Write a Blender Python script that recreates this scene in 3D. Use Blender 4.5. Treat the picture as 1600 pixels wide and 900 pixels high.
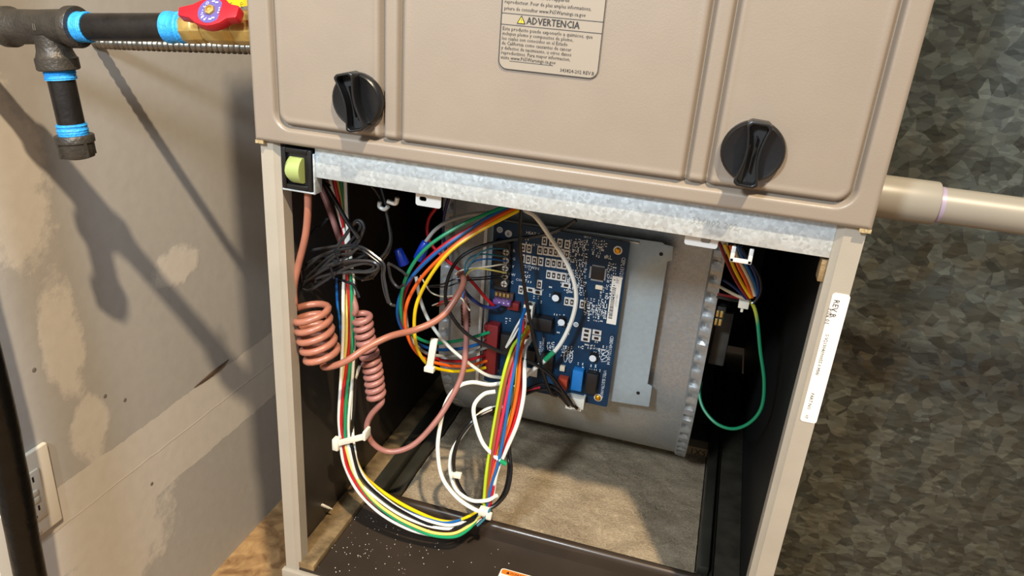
import bpy, bmesh, math, random
from mathutils import Vector, Matrix
random.seed(7)
PI = math.pi
for o in list(bpy.data.objects): bpy.data.objects.remove(o)
S = bpy.context.scene
C = S.collection

# ------------------------------------------------------------------ camera
CAM = Vector((0.3477458, -0.50644635, 0.57344273))
ROT = Matrix(((0.95544804, -0.17553418, 0.23729052),
              (0.28650258, 0.35827202, -0.88857044),
              (0.07095993, 0.91696723, 0.3926013)))
FPX = 1171.73
cam = bpy.data.cameras.new('camera'); co = bpy.data.objects.new('camera', cam); C.objects.link(co)
co.matrix_world = Matrix.Translation(CAM) @ ROT.to_4x4()
cam.sensor_width = 36; cam.lens = FPX/1600*36; cam.clip_start = 0.01; cam.clip_end = 50
S.camera = co

# ------------------------------------------------------------------ world, lights, exposure
w = bpy.data.worlds.new('world'); S.world = w; w.use_nodes = True
w.node_tree.nodes['Background'].inputs[0].default_value = (0.97, 0.97, 1.0, 1)
w.node_tree.nodes['Background'].inputs[1].default_value = 0.45
def lamp(name, kind, loc, target, energy, color, size):
    l = bpy.data.lights.new(name, kind); l.energy = energy; l.color = color
    if kind == 'AREA': l.shape = 'DISK'; l.size = size
    else: l.shadow_soft_size = size
    o = bpy.data.objects.new(name, l); C.objects.link(o); o.location = loc
    o.rotation_euler = (Vector(target)-Vector(loc)).to_track_quat('-Z', 'Y').to_euler()
    return o
lamp('work_light', 'AREA', (1.09, -1.37, 2.7), (0.1, 0.1, 0.3), 135, (1.0, 0.81, 0.57), 0.08)
lamp('daylight', 'AREA', (0.02, -0.85, 0.95), (-0.1, 0.15, 0.2), 15, (0.80, 0.90, 1.0), 0.14)
vs = S.view_settings
vs.view_transform = 'Standard'; vs.look = 'None'; vs.gamma = 1; vs.use_curve_mapping = False; vs.exposure = 0.0

# ------------------------------------------------------------------ helpers
def U(px, py, Y):                                   # a pixel of the 1600x900 photo to a point at depth Y
    r = ROT @ Vector(((px-800)/FPX, -(py-450)/FPX, -1)); return CAM + r*((Y-CAM.y)/r.y)
def UX(px, py, X):
    r = ROT @ Vector(((px-800)/FPX, -(py-450)/FPX, -1)); return CAM + r*((X-CAM.x)/r.x)
def UZ(px, py, Z):
    r = ROT @ Vector(((px-800)/FPX, -(py-450)/FPX, -1)); return CAM + r*((Z-CAM.z)/r.z)
def lin(c):
    return tuple((v/12.92 if v <= .04045 else ((v+.055)/1.055)**2.4) for v in c)
def hexc(h): return lin(tuple(int(h[i:i+2], 16)/255 for i in (0, 2, 4)))
MATS = {}
def mat(name, col, rough=.5, metal=0., var=0., scale=40., bump=0., bscale=200., spec=.5, trans=0., coat=0.):
    if name in MATS: return MATS[name]
    m = bpy.data.materials.new(name); m.use_nodes = True; nt = m.node_tree; b = nt.nodes['Principled BSDF']
    c = hexc(col) if isinstance(col, str) else col
    b.inputs['Base Color'].default_value = (*c, 1); b.inputs['Roughness'].default_value = rough
    b.inputs['Metallic'].default_value = metal; b.inputs['Specular IOR Level'].default_value = spec
    b.inputs['Coat Weight'].default_value = coat
    if trans: b.inputs['Subsurface Weight'].default_value = trans; b.inputs['Subsurface Radius'].default_value = (.003, .003, .003)
    tc = nt.nodes.new('ShaderNodeTexCoord')
    if var:
        n = nt.nodes.new('ShaderNodeTexNoise'); n.inputs['Scale'].default_value = scale; n.inputs['Detail'].default_value = 5
        nt.links.new(tc.outputs['Object'], n.inputs['Vector'])
        r = nt.nodes.new('ShaderNodeValToRGB'); r.color_ramp.elements[0].position = .3; r.color_ramp.elements[1].position = .7
        r.color_ramp.elements[0].color = (*[max(0, x*(1-var)) for x in c], 1); r.color_ramp.elements[1].color = (*[min(1, x*(1+var)) for x in c], 1)
        nt.links.new(n.outputs['Fac'], r.inputs['Fac']); nt.links.new(r.outputs['Color'], b.inputs['Base Color'])
    if bump:
        n2 = nt.nodes.new('ShaderNodeTexNoise'); n2.inputs['Scale'].default_value = bscale; n2.inputs['Detail'].default_value = 4
        nt.links.new(tc.outputs['Object'], n2.inputs['Vector'])
        bp = nt.nodes.new('ShaderNodeBump'); bp.inputs['Strength'].default_value = bump; bp.inputs['Distance'].default_value = .002
        nt.links.new(n2.outputs['Fac'], bp.inputs['Height']); nt.links.new(bp.outputs['Normal'], b.inputs['Normal'])
    MATS[name] = m; return m
def nodemat(name):
    m = bpy.data.materials.new(name); m.use_nodes = True; MATS[name] = m
    return m, m.node_tree, m.node_tree.nodes['Principled BSDF']
def galv(name, base, scale, rough, contrast, bump=.3, metal=.55, facet=0.):
    m, nt, b = nodemat(name); N = nt.nodes.new; L = nt.links.new
    tc = N('ShaderNodeTexCoord'); wn = N('ShaderNodeTexNoise'); wn.inputs['Scale'].default_value = scale*.7; wn.inputs['Detail'].default_value = 6
    L(tc.outputs['Object'], wn.inputs['Vector'])
    mx = N('ShaderNodeMixRGB'); mx.blend_type = 'ADD'; mx.inputs['Fac'].default_value = (.35 if facet else 1.6)/scale
    L(tc.outputs['Object'], mx.inputs[1]); L(wn.outputs['Color'], mx.inputs[2])
    v = N('ShaderNodeTexVoronoi'); v.inputs['Scale'].default_value = scale; v.inputs['Randomness'].default_value = 1
    L(mx.outputs['Color'], v.inputs['Vector'])
    sp = N('ShaderNodeSeparateColor'); L(v.outputs['Color'], sp.inputs['Color'])
    big = N('ShaderNodeTexNoise'); big.inputs['Scale'].default_value = scale*.12; big.inputs['Detail'].default_value = 3; L(tc.outputs['Object'], big.inputs['Vector'])
    md = N('ShaderNodeMath'); md.operation = 'MULTIPLY'; L(sp.outputs['Red'], md.inputs[0]); L(big.outputs['Fac'], md.inputs[1])
    r = N('ShaderNodeValToRGB'); c = hexc(base)
    r.color_ramp.elements[0].color = (*[x*(1-contrast) for x in c], 1); r.color_ramp.elements[1].color = (*[min(1, x*(1+contrast)) for x in c], 1)
    r.color_ramp.elements[0].position = .08; r.color_ramp.elements[1].position = .5
    L(md.outputs[0], r.inputs['Fac']); L(r.outputs['Color'], b.inputs['Base Color'])
    b.inputs['Metallic'].default_value = metal
    mr = N('ShaderNodeMapRange'); mr.inputs['To Min'].default_value = rough-.1; mr.inputs['To Max'].default_value = rough+.12
    L(sp.outputs['Green'], mr.inputs['Value']); L(mr.outputs[0], b.inputs['Roughness'])
    bp = N('ShaderNodeBump'); bp.inputs['Strength'].default_value = bump; bp.inputs['Distance'].default_value = .0015
    L(sp.outputs['Blue'], bp.inputs['Height'])
    if facet:
        ge = N('ShaderNodeNewGeometry'); vs_ = N('ShaderNodeVectorMath'); vs_.operation = 'SUBTRACT'; vs_.inputs[1].default_value = (.5, .5, .5); L(v.outputs['Color'], vs_.inputs[0])
        sc_ = N('ShaderNodeVectorMath'); sc_.operation = 'SCALE'; sc_.inputs['Scale'].default_value = facet; L(vs_.outputs[0], sc_.inputs[0])
        ad = N('ShaderNodeVectorMath'); ad.operation = 'ADD'; L(ge.outputs['Normal'], ad.inputs[0]); L(sc_.outputs[0], ad.inputs[1])
        nm = N('ShaderNodeVectorMath'); nm.operation = 'NORMALIZE'; L(ad.outputs[0], nm.inputs[0]); L(nm.outputs[0], b.inputs['Normal'])
        fv = N('ShaderNodeTexVoronoi'); fv.inputs['Scale'].default_value = scale*1.25; mp_ = N('ShaderNodeMapping'); mp_.inputs['Rotation'].default_value = (.4, .7, .3); mp_.inputs['Scale'].default_value = (1, 1, 2.6); L(mx.outputs['Color'], mp_.inputs[0]); L(mp_.outputs[0], fv.inputs['Vector'])
        fm = N('ShaderNodeMixRGB'); fm.blend_type = 'OVERLAY'; fm.inputs[0].default_value = .42; L(r.outputs['Color'], fm.inputs[1])
        bw = N('ShaderNodeRGBToBW'); L(fv.outputs['Color'], bw.inputs[0]); L(bw.outputs[0], fm.inputs[2]); L(fm.outputs[0], b.inputs['Base Color'])
    else: L(bp.outputs['Normal'], b.inputs['Normal'])
    return m

M = dict(
    door=mat('door_paint', '82776a', .38, 0, .03, 30, .06, 900),
    post=mat('post_paint', '989184', .4, 0, .05, 25, .05, 700),
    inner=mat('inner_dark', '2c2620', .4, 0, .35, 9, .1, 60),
    void=mat('inner_shade_black', '10100f', .5),  # interior shade put into a near-black colour, not the sheet's own
    pan=mat('pan_paint', '322a23', .42, 0, .2, 12, .0, 300, .3),
    rail=mat('rail_dark', '2b2a24', .38, 0, .3, 20, .1, 100),
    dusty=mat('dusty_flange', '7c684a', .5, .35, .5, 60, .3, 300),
    black=mat('black_plastic', '0d0d0e', .32, 0, .1, 50, .05, 300),
    blackwire=mat('wire_black', '111113', .25), thinblack=mat('wire_thin_black', '2a2a2b', .22),
    white=mat('wire_white', 'dcdcd2', .35), gray=mat('wire_gray', '8f8f8a', .4),
    red=mat('wire_red', 'b8131f', .33), crimson=mat('wire_crimson', 'c02845', .33), orange=mat('wire_orange', 'e8601a', .33),
    yellow=mat('wire_yellow', 'e8c20c', .33), green=mat('wire_green', '0f8a5a', .33), blue=mat('wire_blue', '125c9e', .33),
    navy=mat('wire_navy', '13275e', .33), brown=mat('wire_brown', '8a4a2e', .35), lime=mat('wire_lime', 'a8c21e', .33), teal=mat('wire_teal', '2e6c7c', .35),
    cream=mat('wire_cream', 'd8cbb0', .4), dkred=mat('wire_darkred', '7c0f16', .35), ltyellow=mat('wire_lightyellow', 'd9c867', .4),
    cableA=mat('cable_orange', '9a6350', .36, 0, .12, 60), cableB=mat('cable_pink', '93635b', .38, 0, .12, 60), cableC=mat('cable_brown', '7d4637', .38, 0, .12, 60),
    copper=mat('copper', 'b8683a', .35, .9),
    nylon=mat('nylon', 'd9d6c6', .4, 0, .05, 60, 0, 1, .5, .2),
    plate=None, pcb=mat('pcb_mask', '062e49', .45, 0, .3, 55, .05, 250, .3, 0, 0),
    silver=mat('solder_silver', 'd3d5d2', .35, .25), chrome=mat('screw_steel', 'd0ccc0', .3, .5, .1, 300, .3, 500), silk=mat('silkscreen', 'd6dce0', .6),
    chip=mat('chip_black', '141416', .45), redcon=mat('red_connector', '74181b', .4), fuse=mat('fuse_purple', '6a4a86', .3, 0, 0, 1, 0, 1, .5, .2),
    holder=mat('fuse_holder', '4a332e', .45), bluecon=mat('blue_connector', '1173bd', .4), whitecon=mat('white_connector', 'd8d4c6', .45),
    redcomp=mat('red_component', 'a83c24', .4), brass=mat('brass', 'c2a460', .3, .7, .2, 50, .3, 120), gold=mat('gold_screw', 'd9971c', .3, .9),
    iron=mat('black_iron', '3f3a33', .42, .35, .25, 70, .4, 350), pipe=mat('pipe_black', '181513', .33, .1, .5, 60, .2, 250),
    tape=mat('blue_tape', '2a94dc', .5, 0, .22, 160, .5, 420), redh=mat('handle_red', 'b41424', .38), purple=mat('disc_purple', '59508f', .4),
    tagy=mat('tag_yellow', 'e0b70c', .5), steel=mat('flex_steel', '77736a', .34, .85, .2, 60),
    pvc=mat('pvc_gray', '827d72', .4, 0, .04, 20), sticker=mat('sticker_white', 'e2dcd0', .5, 0, .04, 60), ink=mat('ink_black', '1c1917', .6),
    faint=mat('ink_gray', '6f6a62', .6), stamp=mat('stamp_ink', '8d8d86', .6), labelbg=mat('label_bg', '8a8072', .45), inkyellow=mat('ink_yellow', 'c8ac1c', .5), inkorange=mat('ink_orange', 'd8701c', .5),
    switch=mat('switch_green', '93a060', .4, 0, 0, 1, 0, 1, .5, .15), outlet=mat('outlet_plastic', 'd8cfbd', .35), dark=mat('slot_dark', '0a0908', .7),
    insul=mat('pipe_insulation', '060606', .3, 0, .3, 90, .5, 90, .3), trim=mat('trim_white', 'dcd8d0', .5), wnut=mat('wire_nut_blue', '12329c', .35),
    speck=mat('dust_white', 'd8d2c4', .8), frame=mat('filter_card', '8a7658', .8, 0, .1, 30), rubber=mat('rubber_dark', '1b1a18', .6),
)
def earth_mat():
    m, nt, b = nodemat('wire_earth'); N = nt.nodes.new; L = nt.links.new
    tc = N('ShaderNodeTexCoord'); n = N('ShaderNodeTexNoise'); n.inputs['Scale'].default_value = 16; n.inputs['Detail'].default_value = 0; L(tc.outputs['Object'], n.inputs['Vector'])
    r = N('ShaderNodeValToRGB'); r.color_ramp.elements[0].position = .52; r.color_ramp.elements[1].position = .60
    r.color_ramp.elements[0].color = (*hexc('0f7c55'), 1); r.color_ramp.elements[1].color = (*hexc('a8a82a'), 1); L(n.outputs['Fac'], r.inputs['Fac']); L(r.outputs['Color'], b.inputs['Base Color']); b.inputs['Roughness'].default_value = .35
    return m
M['earth'] = earth_mat()
M['bar'] = galv('galvanised_bar', 'c0c8ca', 420, .45, .12, .1)
M['house'] = galv('blower_steel', '9ea3a4', 500, .38, .07, .05)
M['plate'] = mat('plate_steel', 'a5b3b8', .5, .35, .05, 200, .08, 900)
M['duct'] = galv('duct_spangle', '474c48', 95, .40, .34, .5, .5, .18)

class MB:
    def __init__(s): s.v = []; s.f = []; s.m = []
    def add(s, vs, fs, mi=0):
        k = len(s.v); s.v += [tuple(v) for v in vs]; s.f += [tuple(i+k for i in f) for f in fs]; s.m += [mi]*len(fs); return s
    def box(s, x0, x1, y0, y1, z0, z1, mi=0):
        return s.add([(x, y, z) for x in (x0, x1) for y in (y0, y1) for z in (z0, z1)],
                     [(0, 1, 3, 2), (4, 6, 7, 5), (0, 4, 5, 1), (2, 3, 7, 6), (0, 2, 6, 4), (1, 5, 7, 3)], mi)
    def obb(s, c, ax, ay, az, mi=0):                 # centre and half-axis vectors
        c, ax, ay, az = map(Vector, (c, ax, ay, az))
        return s.add([c+ax*i+ay*j+az*k for i in (-1, 1) for j in (-1, 1) for k in (-1, 1)],
                     [(0, 1, 3, 2), (4, 6, 7, 5), (0, 4, 5, 1), (2, 3, 7, 6), (0, 2, 6, 4), (1, 5, 7, 3)], mi)
    def prism(s, poly, y0, y1, mi=0):                # polygon in x, z extruded along y
        n = len(poly)
        s.add([(x, y0, z) for x, z in poly]+[(x, y1, z) for x, z in poly],
              [tuple(range(n)), tuple(range(2*n-1, n-1, -1))]+[(i, i+n, (i+1) % n+n, (i+1) % n) for i in range(n)], mi); return s
    def ringprism(s, outer, inner, y0, y1, mi=0):    # two matching outlines in x, z
        n = len(outer); V = []
        for poly, y in ((outer, y0), (inner, y0), (outer, y1), (inner, y1)): V += [(x, y, z) for x, z in poly]
        F = []
        for i in range(n):
            j = (i+1) % n
            F += [(i, j, n+j, n+i), (2*n+i, 3*n+i, 3*n+j, 2*n+j), (i, 2*n+i, 2*n+j, j), (n+i, n+j, 3*n+j, 3*n+i)]
        return s.add(V, F, mi)
    def lathe(s, p, axis, prof, seg=20, mi=0, hexa=False):
        p = Vector(p); a = Vector(axis).normalized(); u = a.orthogonal().normalized(); w_ = a.cross(u); V = []; F = []
        for t, r in prof:
            for i in range(seg):
                an = 2*PI*i/seg; V.append(p+a*t+(u*math.cos(an)+w_*math.sin(an))*r)
        for k in range(len(prof)-1):
            for i in range(seg):
                j = (i+1) % seg; F.append((k*seg+i, k*seg+j, (k+1)*seg+j, (k+1)*seg+i))
        F.append(tuple(range(seg-1, -1, -1))); e = (len(prof)-1)*seg; F.append(tuple(range(e, e+seg)))
        return s.add(V, F, mi)
    def tube(s, pts, r, seg=8, mi=0, radii=None, closed=False):
        n = len(pts); V = []; F = []; prev = None
        for i, p in enumerate(pts):
            a = pts[(i+1) % n] if (closed or i < n-1) else p; b = pts[i-1] if (closed or i > 0) else p
            t = (a-b).normalized()
            if prev is None: u = t.orthogonal().normalized()
            else:
                u = prev - t*prev.dot(t)
                u = u.normalized() if u.length > 1e-6 else t.orthogonal().normalized()
            prev = u; w_ = t.cross(u); rr = radii[i] if radii else r
            for k in range(seg):
                an = 2*PI*k/seg; V.append(p+(u*math.cos(an)+w_*math.sin(an))*rr)
        for i in range(n if closed else n-1):
            j = (i+1) % n
            for k in range(seg):
                l = (k+1) % seg; F.append((i*seg+k, i*seg+l, j*seg+l, j*seg+k))
        if not closed:
            F.append(tuple(range(seg-1, -1, -1))); F.append(tuple(range((n-1)*seg, n*seg)))
        return s.add(V, F, mi)
    def mesh(s, name, mats, smooth=False, bevel=0., bseg=2):
        me = bpy.data.meshes.new(name); me.from_pydata(s.v, [], s.f)
        for m_ in (mats if isinstance(mats, (list, tuple)) else [mats]): me.materials.append(m_)
        me.polygons.foreach_set('material_index', s.m)
        bm = bmesh.new(); bm.from_mesh(me)
        bmesh.ops.recalc_face_normals(bm, faces=bm.faces)
        if bevel: bmesh.ops.bevel(bm, geom=[e for e in bm.edges if len(e.link_faces) == 2 and e.calc_face_angle(0) > .5], offset=bevel, segments=bseg, profile=.5, affect='EDGES')
        bm.to_mesh(me); bm.free()
        if smooth or bevel:
            me.polygons.foreach_set('use_smooth', [True]*len(me.polygons)); me.set_sharp_from_angle(angle=math.radians(38))
        me.update(); return me
    def build(s, name, mats, parent=None, smooth=False, bevel=0., bseg=2):
        return put(name, s.mesh(name, mats, smooth, bevel, bseg), parent)
def put(name, me, parent=None, loc=None):
    o = bpy.data.objects.new(name, me); C.objects.link(o)
    if parent is not None:
        o.parent = parent
        if parent.type == 'EMPTY': o.matrix_parent_inverse = Matrix.Translation(-Vector(parent.location))
    if loc is not None: o.location = loc
    return o
def thing(name, label, cat, loc=(0, 0, 0), group=None):
    o = bpy.data.objects.new(name, None); C.objects.link(o); o.location = loc; o.empty_display_size = .02
    return tag(o, label, cat, group)
def tag(o, label, cat, group=None):
    o['label'] = label; o['category'] = cat
    if group: o['group'] = group
    return o
def lab(o, label): o['label'] = label; return o
def struct(o): o['kind'] = 'structure'; return o
def text(body, size, loc, mat_, parent, ang=0., align='LEFT', name='lettering', basis=None, sx=1., shear=0.):
    cu = bpy.data.curves.new('t', 'FONT'); cu.body = body; cu.size = size; cu.align_x = align; cu.resolution_u = 1; cu.shear = shear
    to = bpy.data.objects.new('t', cu); C.objects.link(to)
    dg = bpy.context.evaluated_depsgraph_get(); me = bpy.data.meshes.new_from_object(to.evaluated_get(dg))
    bpy.data.objects.remove(to); bpy.data.curves.remove(cu)
    if basis is None: basis = Matrix.Rotation(ang, 4, 'Y') @ Matrix.Rotation(PI/2, 4, 'X')
    me.transform(Matrix.Translation(loc) @ basis @ Matrix.Diagonal((sx, 1, 1, 1))); me.materials.clear(); me.materials.append(mat_)
    return put(name, me, parent)
def spline(pts, n=8):
    P = [Vector(p) for p in pts]; out = []
    if len(P) < 3: return P
    Q = [P[0]*2-P[1]]+P+[P[-1]*2-P[-2]]
    for i in range(1, len(Q)-2):
        a, b, c, d = Q[i-1:i+3]
        for k in range(n):
            t = k/n; out.append(.5*((2*b)+(c-a)*t+(2*a-5*b+4*c-d)*t*t+(3*b-a-3*c+d)*t**3))
    out.append(P[-1]); return out
CROPS = {'c6': (620, 300, 2.5), 'c8': (740, 480, 5.), 'm': (640, 560, 3.2125), 'l': (420, 430, 3.103), 'b': (420, 640, 3.4625), 'u': (400, 200, 3.461),
         'k': (440, 280, 4.5), 'r': (1060, 370, 6.925), 'g': (940, 340, 2.5), 'j': (640, 320, 5.63), 'p': (0, 0, 1.)}
def path(crop, pts, Y):
    ox, oy, s_ = CROPS[crop]; n = len(pts); out = []
    Ys = Y if isinstance(Y, (list, tuple)) else [Y, Y]
    for i, q in enumerate(pts):
        t = i/(n-1)*(len(Ys)-1); k = min(int(t), len(Ys)-2); y = Ys[k]+(Ys[k+1]-Ys[k])*(t-k)
        if len(q) > 2: y = q[2]
        out.append(U(ox+q[0]/s_, oy+q[1]/s_, y))
    return out
def wire(crop, pts, Y, m, parent=None, r=.0016, name='wire', label=None, n=8, seg=8):
    P_ = [Vector((max(p.x, .0045+r), p.y, p.z)) for p in path(crop, pts, Y)]     # stay inside the left liner
    o = MB().tube([Vector((max(p.x, .0042+r), p.y, p.z)) for p in spline(P_, n)], r, seg).build(name, M[m], parent, True)
    if label: o['label'] = label
    return o
def rrect(x0, x1, z0, z1, r, n=6):
    out = []
    for cx, cz, a0 in ((x1-r, z1-r, 0), (x0+r, z1-r, 90), (x0+r, z0+r, 180), (x1-r, z0+r, 270)):
        for i in range(n+1):
            a = math.radians(a0+90*i/n); out.append((cx+r*math.cos(a), cz+r*math.sin(a)))
    return out

# ------------------------------------------------------------------ the setting
XW, ZF = -.35, -.402
def wall_material():
    m, nt, b = nodemat('drywall'); N = nt.nodes.new; L = nt.links.new
    tc = N('ShaderNodeTexCoord'); sp = N('ShaderNodeSeparateXYZ'); L(tc.outputs['Object'], sp.inputs[0])
    nz = N('ShaderNodeTexNoise'); nz.inputs['Scale'].default_value = 16; nz.inputs['Detail'].default_value = 8; nz.inputs['Roughness'].default_value = .68; L(tc.outputs['Object'], nz.inputs['Vector'])
    def math_(op, a, b_=None):
        n = N('ShaderNodeMath'); n.operation = op
        for i, x in enumerate((a, b_)):
            if x is None: continue
            if isinstance(x, (int, float)): n.inputs[i].default_value = x
            else: L(x, n.inputs[i])
        return n.outputs[0]
    wob = math_('MULTIPLY', math_('SUBTRACT', nz.outputs['Fac'], .5), .02)
    # taped joint: a band of joint compound along y
    zc = math_('ADD', sp.outputs['Z'], wob)
    band = math_('LESS_THAN', math_('ABSOLUTE', math_('ADD', zc, .105)), .062)
    # knifed compound patches
    def blob(y, z, ry, rz, k=.9):
        wy = math_('DIVIDE', math_('SUBTRACT', sp.outputs['Y'], y), ry); wz = math_('DIVIDE', math_('SUBTRACT', sp.outputs['Z'], z), rz)
        d = math_('ADD', math_('MULTIPLY', wy, wy), math_('MULTIPLY', wz, wz))
        d = math_('ADD', d, math_('MULTIPLY', math_('SUBTRACT', nz.outputs['Fac'], .5), 3.4))
        mr_ = N('ShaderNodeMapRange'); mr_.inputs['From Min'].default_value = k+.12; mr_.inputs['From Max'].default_value = k-.35; L(d, mr_.inputs['Value']); return mr_.outputs[0]
    mask = band
    for a in ((.075, .33, .05, .10), (.10, .14, .03, .09), (.115, .0, .03, .05), (.13, -.2, .11, .10), (.30, .16, .05, .03)):
        mask = math_('MAXIMUM', mask, blob(*a))
    f = N('ShaderNodeTexNoise'); f.inputs['Scale'].default_value = 60; f.inputs['Detail'].default_value = 4; L(tc.outputs['Object'], f.inputs['Vector'])
    pr = N('ShaderNodeValToRGB'); pr.color_ramp.elements[0].color = (*hexc('a29d96'), 1); pr.color_ramp.elements[1].color = (*hexc('ada8a0'), 1); L(f.outputs['Fac'], pr.inputs['Fac'])
    mr = N('ShaderNodeValToRGB'); mr.color_ramp.elements[0].color = (*hexc('beb6aa'), 1); mr.color_ramp.elements[1].color = (*hexc('cdc5b9'), 1); L(f.outputs['Fac'], mr.inputs['Fac'])
    mx = N('ShaderNodeMixRGB'); L(mask, mx.inputs['Fac']); L(pr.outputs['Color'], mx.inputs[1]); L(mr.outputs['Color'], mx.inputs[2])
    L(mx.outputs['Color'], b.inputs['Base Color']); b.inputs['Roughness'].default_value = .8
    bp = N('ShaderNodeBump'); bp.inputs['Strength'].default_value = .25; bp.inputs['Distance'].default_value = .001
    hs = math_('ADD', f.outputs['Fac'], math_('MULTIPLY', mask, 1.2)); L(hs, bp.inputs['Height']); L(bp.outputs['Normal'], b.inputs['Normal'])
    return m
wall = struct(MB().box(XW-.1, XW, -2.2, 1.35, ZF, 1.9).build('wall_left', wall_material()))
# ridge of tape along the joint, nail heads, gouge
rid = [Vector((XW-.0016, y, -.098+random.uniform(-.0009, .0009))) for y in [(-.2+i*.02) for i in range(66)]]
MB().tube(rid, .0022, 6).build('tape_ridge', mat('compound', 'b9b0a3', .8, 0, .05, 40), wall, True)
for q in ((53, 578), (164, 619), (195, 625), (237, 756)):
    p = UX(*q, XW); MB().lathe(p, (1, 0, 0), [(-.001, .0028), (.0004, .0028), (.0007, .0015)], 10).build('nail_dimple', M['faint'], wall, True)
g0, g1 = UX(303, 606, XW), UX(357, 562, XW)
MB().tube([g0+(g1-g0)*t for t in (0, .25, .5, .75, 1)], .002, 6, radii=[.0004, .0022, .0032, .0026, .0005]).build('gouge', mat('gouge_brown', '4a3626', .9), wall, True)
def floor_material():
    m, nt, b = nodemat('floor_board'); N = nt.nodes.new; L = nt.links.new
    tc = N('ShaderNodeTexCoord'); n = N('ShaderNodeTexNoise'); n.inputs['Scale'].default_value = 26; n.inputs['Detail'].default_value = 8; n.inputs['Distortion'].default_value = 1.5
    L(tc.outputs['Object'], n.inputs['Vector']); r = N('ShaderNodeValToRGB'); r.color_ramp.elements[0].position = .3; r.color_ramp.elements[1].position = .7
    r.color_ramp.elements[0].color = (*hexc('7a5836'), 1); r.color_ramp.elements[1].color = (*hexc('c09c6a'), 1)
    L(n.outputs['Fac'], r.inputs['Fac']); L(r.outputs['Color'], b.inputs['Base Color']); b.inputs['Roughness'].default_value = .8
    bp = N('ShaderNodeBump'); bp.inputs['Strength'].default_value = .3; bp.inputs['Distance'].default_value = .003; L(n.outputs['Fac'], bp.inputs['Height']); L(bp.outputs['Normal'], b.inputs['Normal'])
    return m
struct(MB().box(XW-.1, 2.2, -2.2, 1.35, ZF-.1, ZF).build('floor', floor_material()))
struct(MB().box(XW-.1, 2.2, 1.25, 1.35, ZF, 1.9).build('wall_back', mat('wall_plain', '948a7f', .8)))

# ------------------------------------------------------------------ furnace cabinet
W_, D_, ZT = .445, .72, .95
cab = thing('furnace_cabinet', 'beige metal furnace cabinet standing open at the blower compartment', 'furnace', (W_/2, D_/2, 0))
T = .0012
for nm, x0, s_ in (('side_panel', 0, 1), ('side_panel', W_, -1)):
    MB().box(min(x0, x0+s_*T), max(x0, x0+s_*T), 0.0, D_, 0, ZT).build(nm, M['post'], cab)
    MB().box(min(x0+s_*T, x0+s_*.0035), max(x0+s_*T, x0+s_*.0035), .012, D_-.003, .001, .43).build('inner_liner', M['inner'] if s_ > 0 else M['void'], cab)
# front posts: folded flanges with a rolled inner edge
for x0, x1, s_ in ((0, .0155, 1), (.445, .4275, -1)):
    o = MB()
    pro = [(x0, .012), (x0, .0012), (x0+s_*.0012, 0), (x1-s_*.0045, 0), (x1-s_*.003, .0015), (x1, .0035), (x1, .016), (x1-s_*.001, .016), (x1-s_*.001, .0045), (x1-s_*.004, .0028), (x0+s_*.002, .0014), (x0+s_*.002, .012)]
    n = len(pro)
    for z0, z1 in ((.0, .4358),):
        o.add([(x, y, z0) for x, y in pro]+[(x, y, z1) for x, y in pro], [(i, (i+1) % n, n+(i+1) % n, n+i) for i in range(n)]+[tuple(range(n)), tuple(range(2*n-1, n-1, -1))])
    o.build('front_post', M['post'], cab, True)
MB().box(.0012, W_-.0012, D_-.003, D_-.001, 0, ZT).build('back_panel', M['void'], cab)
MB().box(0, W_, 0, D_, ZT, ZT+.0015).build('top_panel', M['post'], cab)
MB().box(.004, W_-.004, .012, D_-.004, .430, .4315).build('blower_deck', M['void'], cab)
# base: front flange, painted pan with a rolled lip, side flanges and filter rails
MB().box(-.003, W_+.003, -.004, .002, -.012, .0015).build('base_flange', M['post'], cab, bevel=.0006)
MB().box(.0036, W_-.0036, .002, .112, 0, .004).build('base_pan', M['pan'], cab)
lip = [(.111, .004), (.1115, .009), (.1115, .0155), (.1125, .019), (.1145, .0215), (.1175, .0225), (.1205, .0215), (.1225, .019), (.1235, .0155), (.1225, .004)]
o = MB(); n = len(lip); x0, x1 = .034, .412
o.add([(x0, y, z) for y, z in lip]+[(x1, y, z) for y, z in lip], [(i, (i+1) % n, n+(i+1) % n, n+i) for i in range(n)]+[tuple(range(n)), tuple(range(2*n-1, n-1, -1))])
o.build('base_lip', mat('lip_paint', '3a3027', .27, .2, .15, 20), cab, True)
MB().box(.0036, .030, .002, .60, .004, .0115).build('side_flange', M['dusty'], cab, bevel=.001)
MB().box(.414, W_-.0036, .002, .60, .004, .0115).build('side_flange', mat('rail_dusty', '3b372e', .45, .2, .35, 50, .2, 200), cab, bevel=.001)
for x0, x1, z1 in ((.0305, .046, .021), (.049, .062, .014), (.397, .4085, .028), (.4095, .4135, .017)):
    MB().box(x0, x1, .125, .62, 0, z1).build('filter_rail', M['rail'], cab, bevel=.002)
MB().box(.0615, .3965, .445, .455, 0, .02).build('filter_stop', M['rail'], cab)
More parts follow.
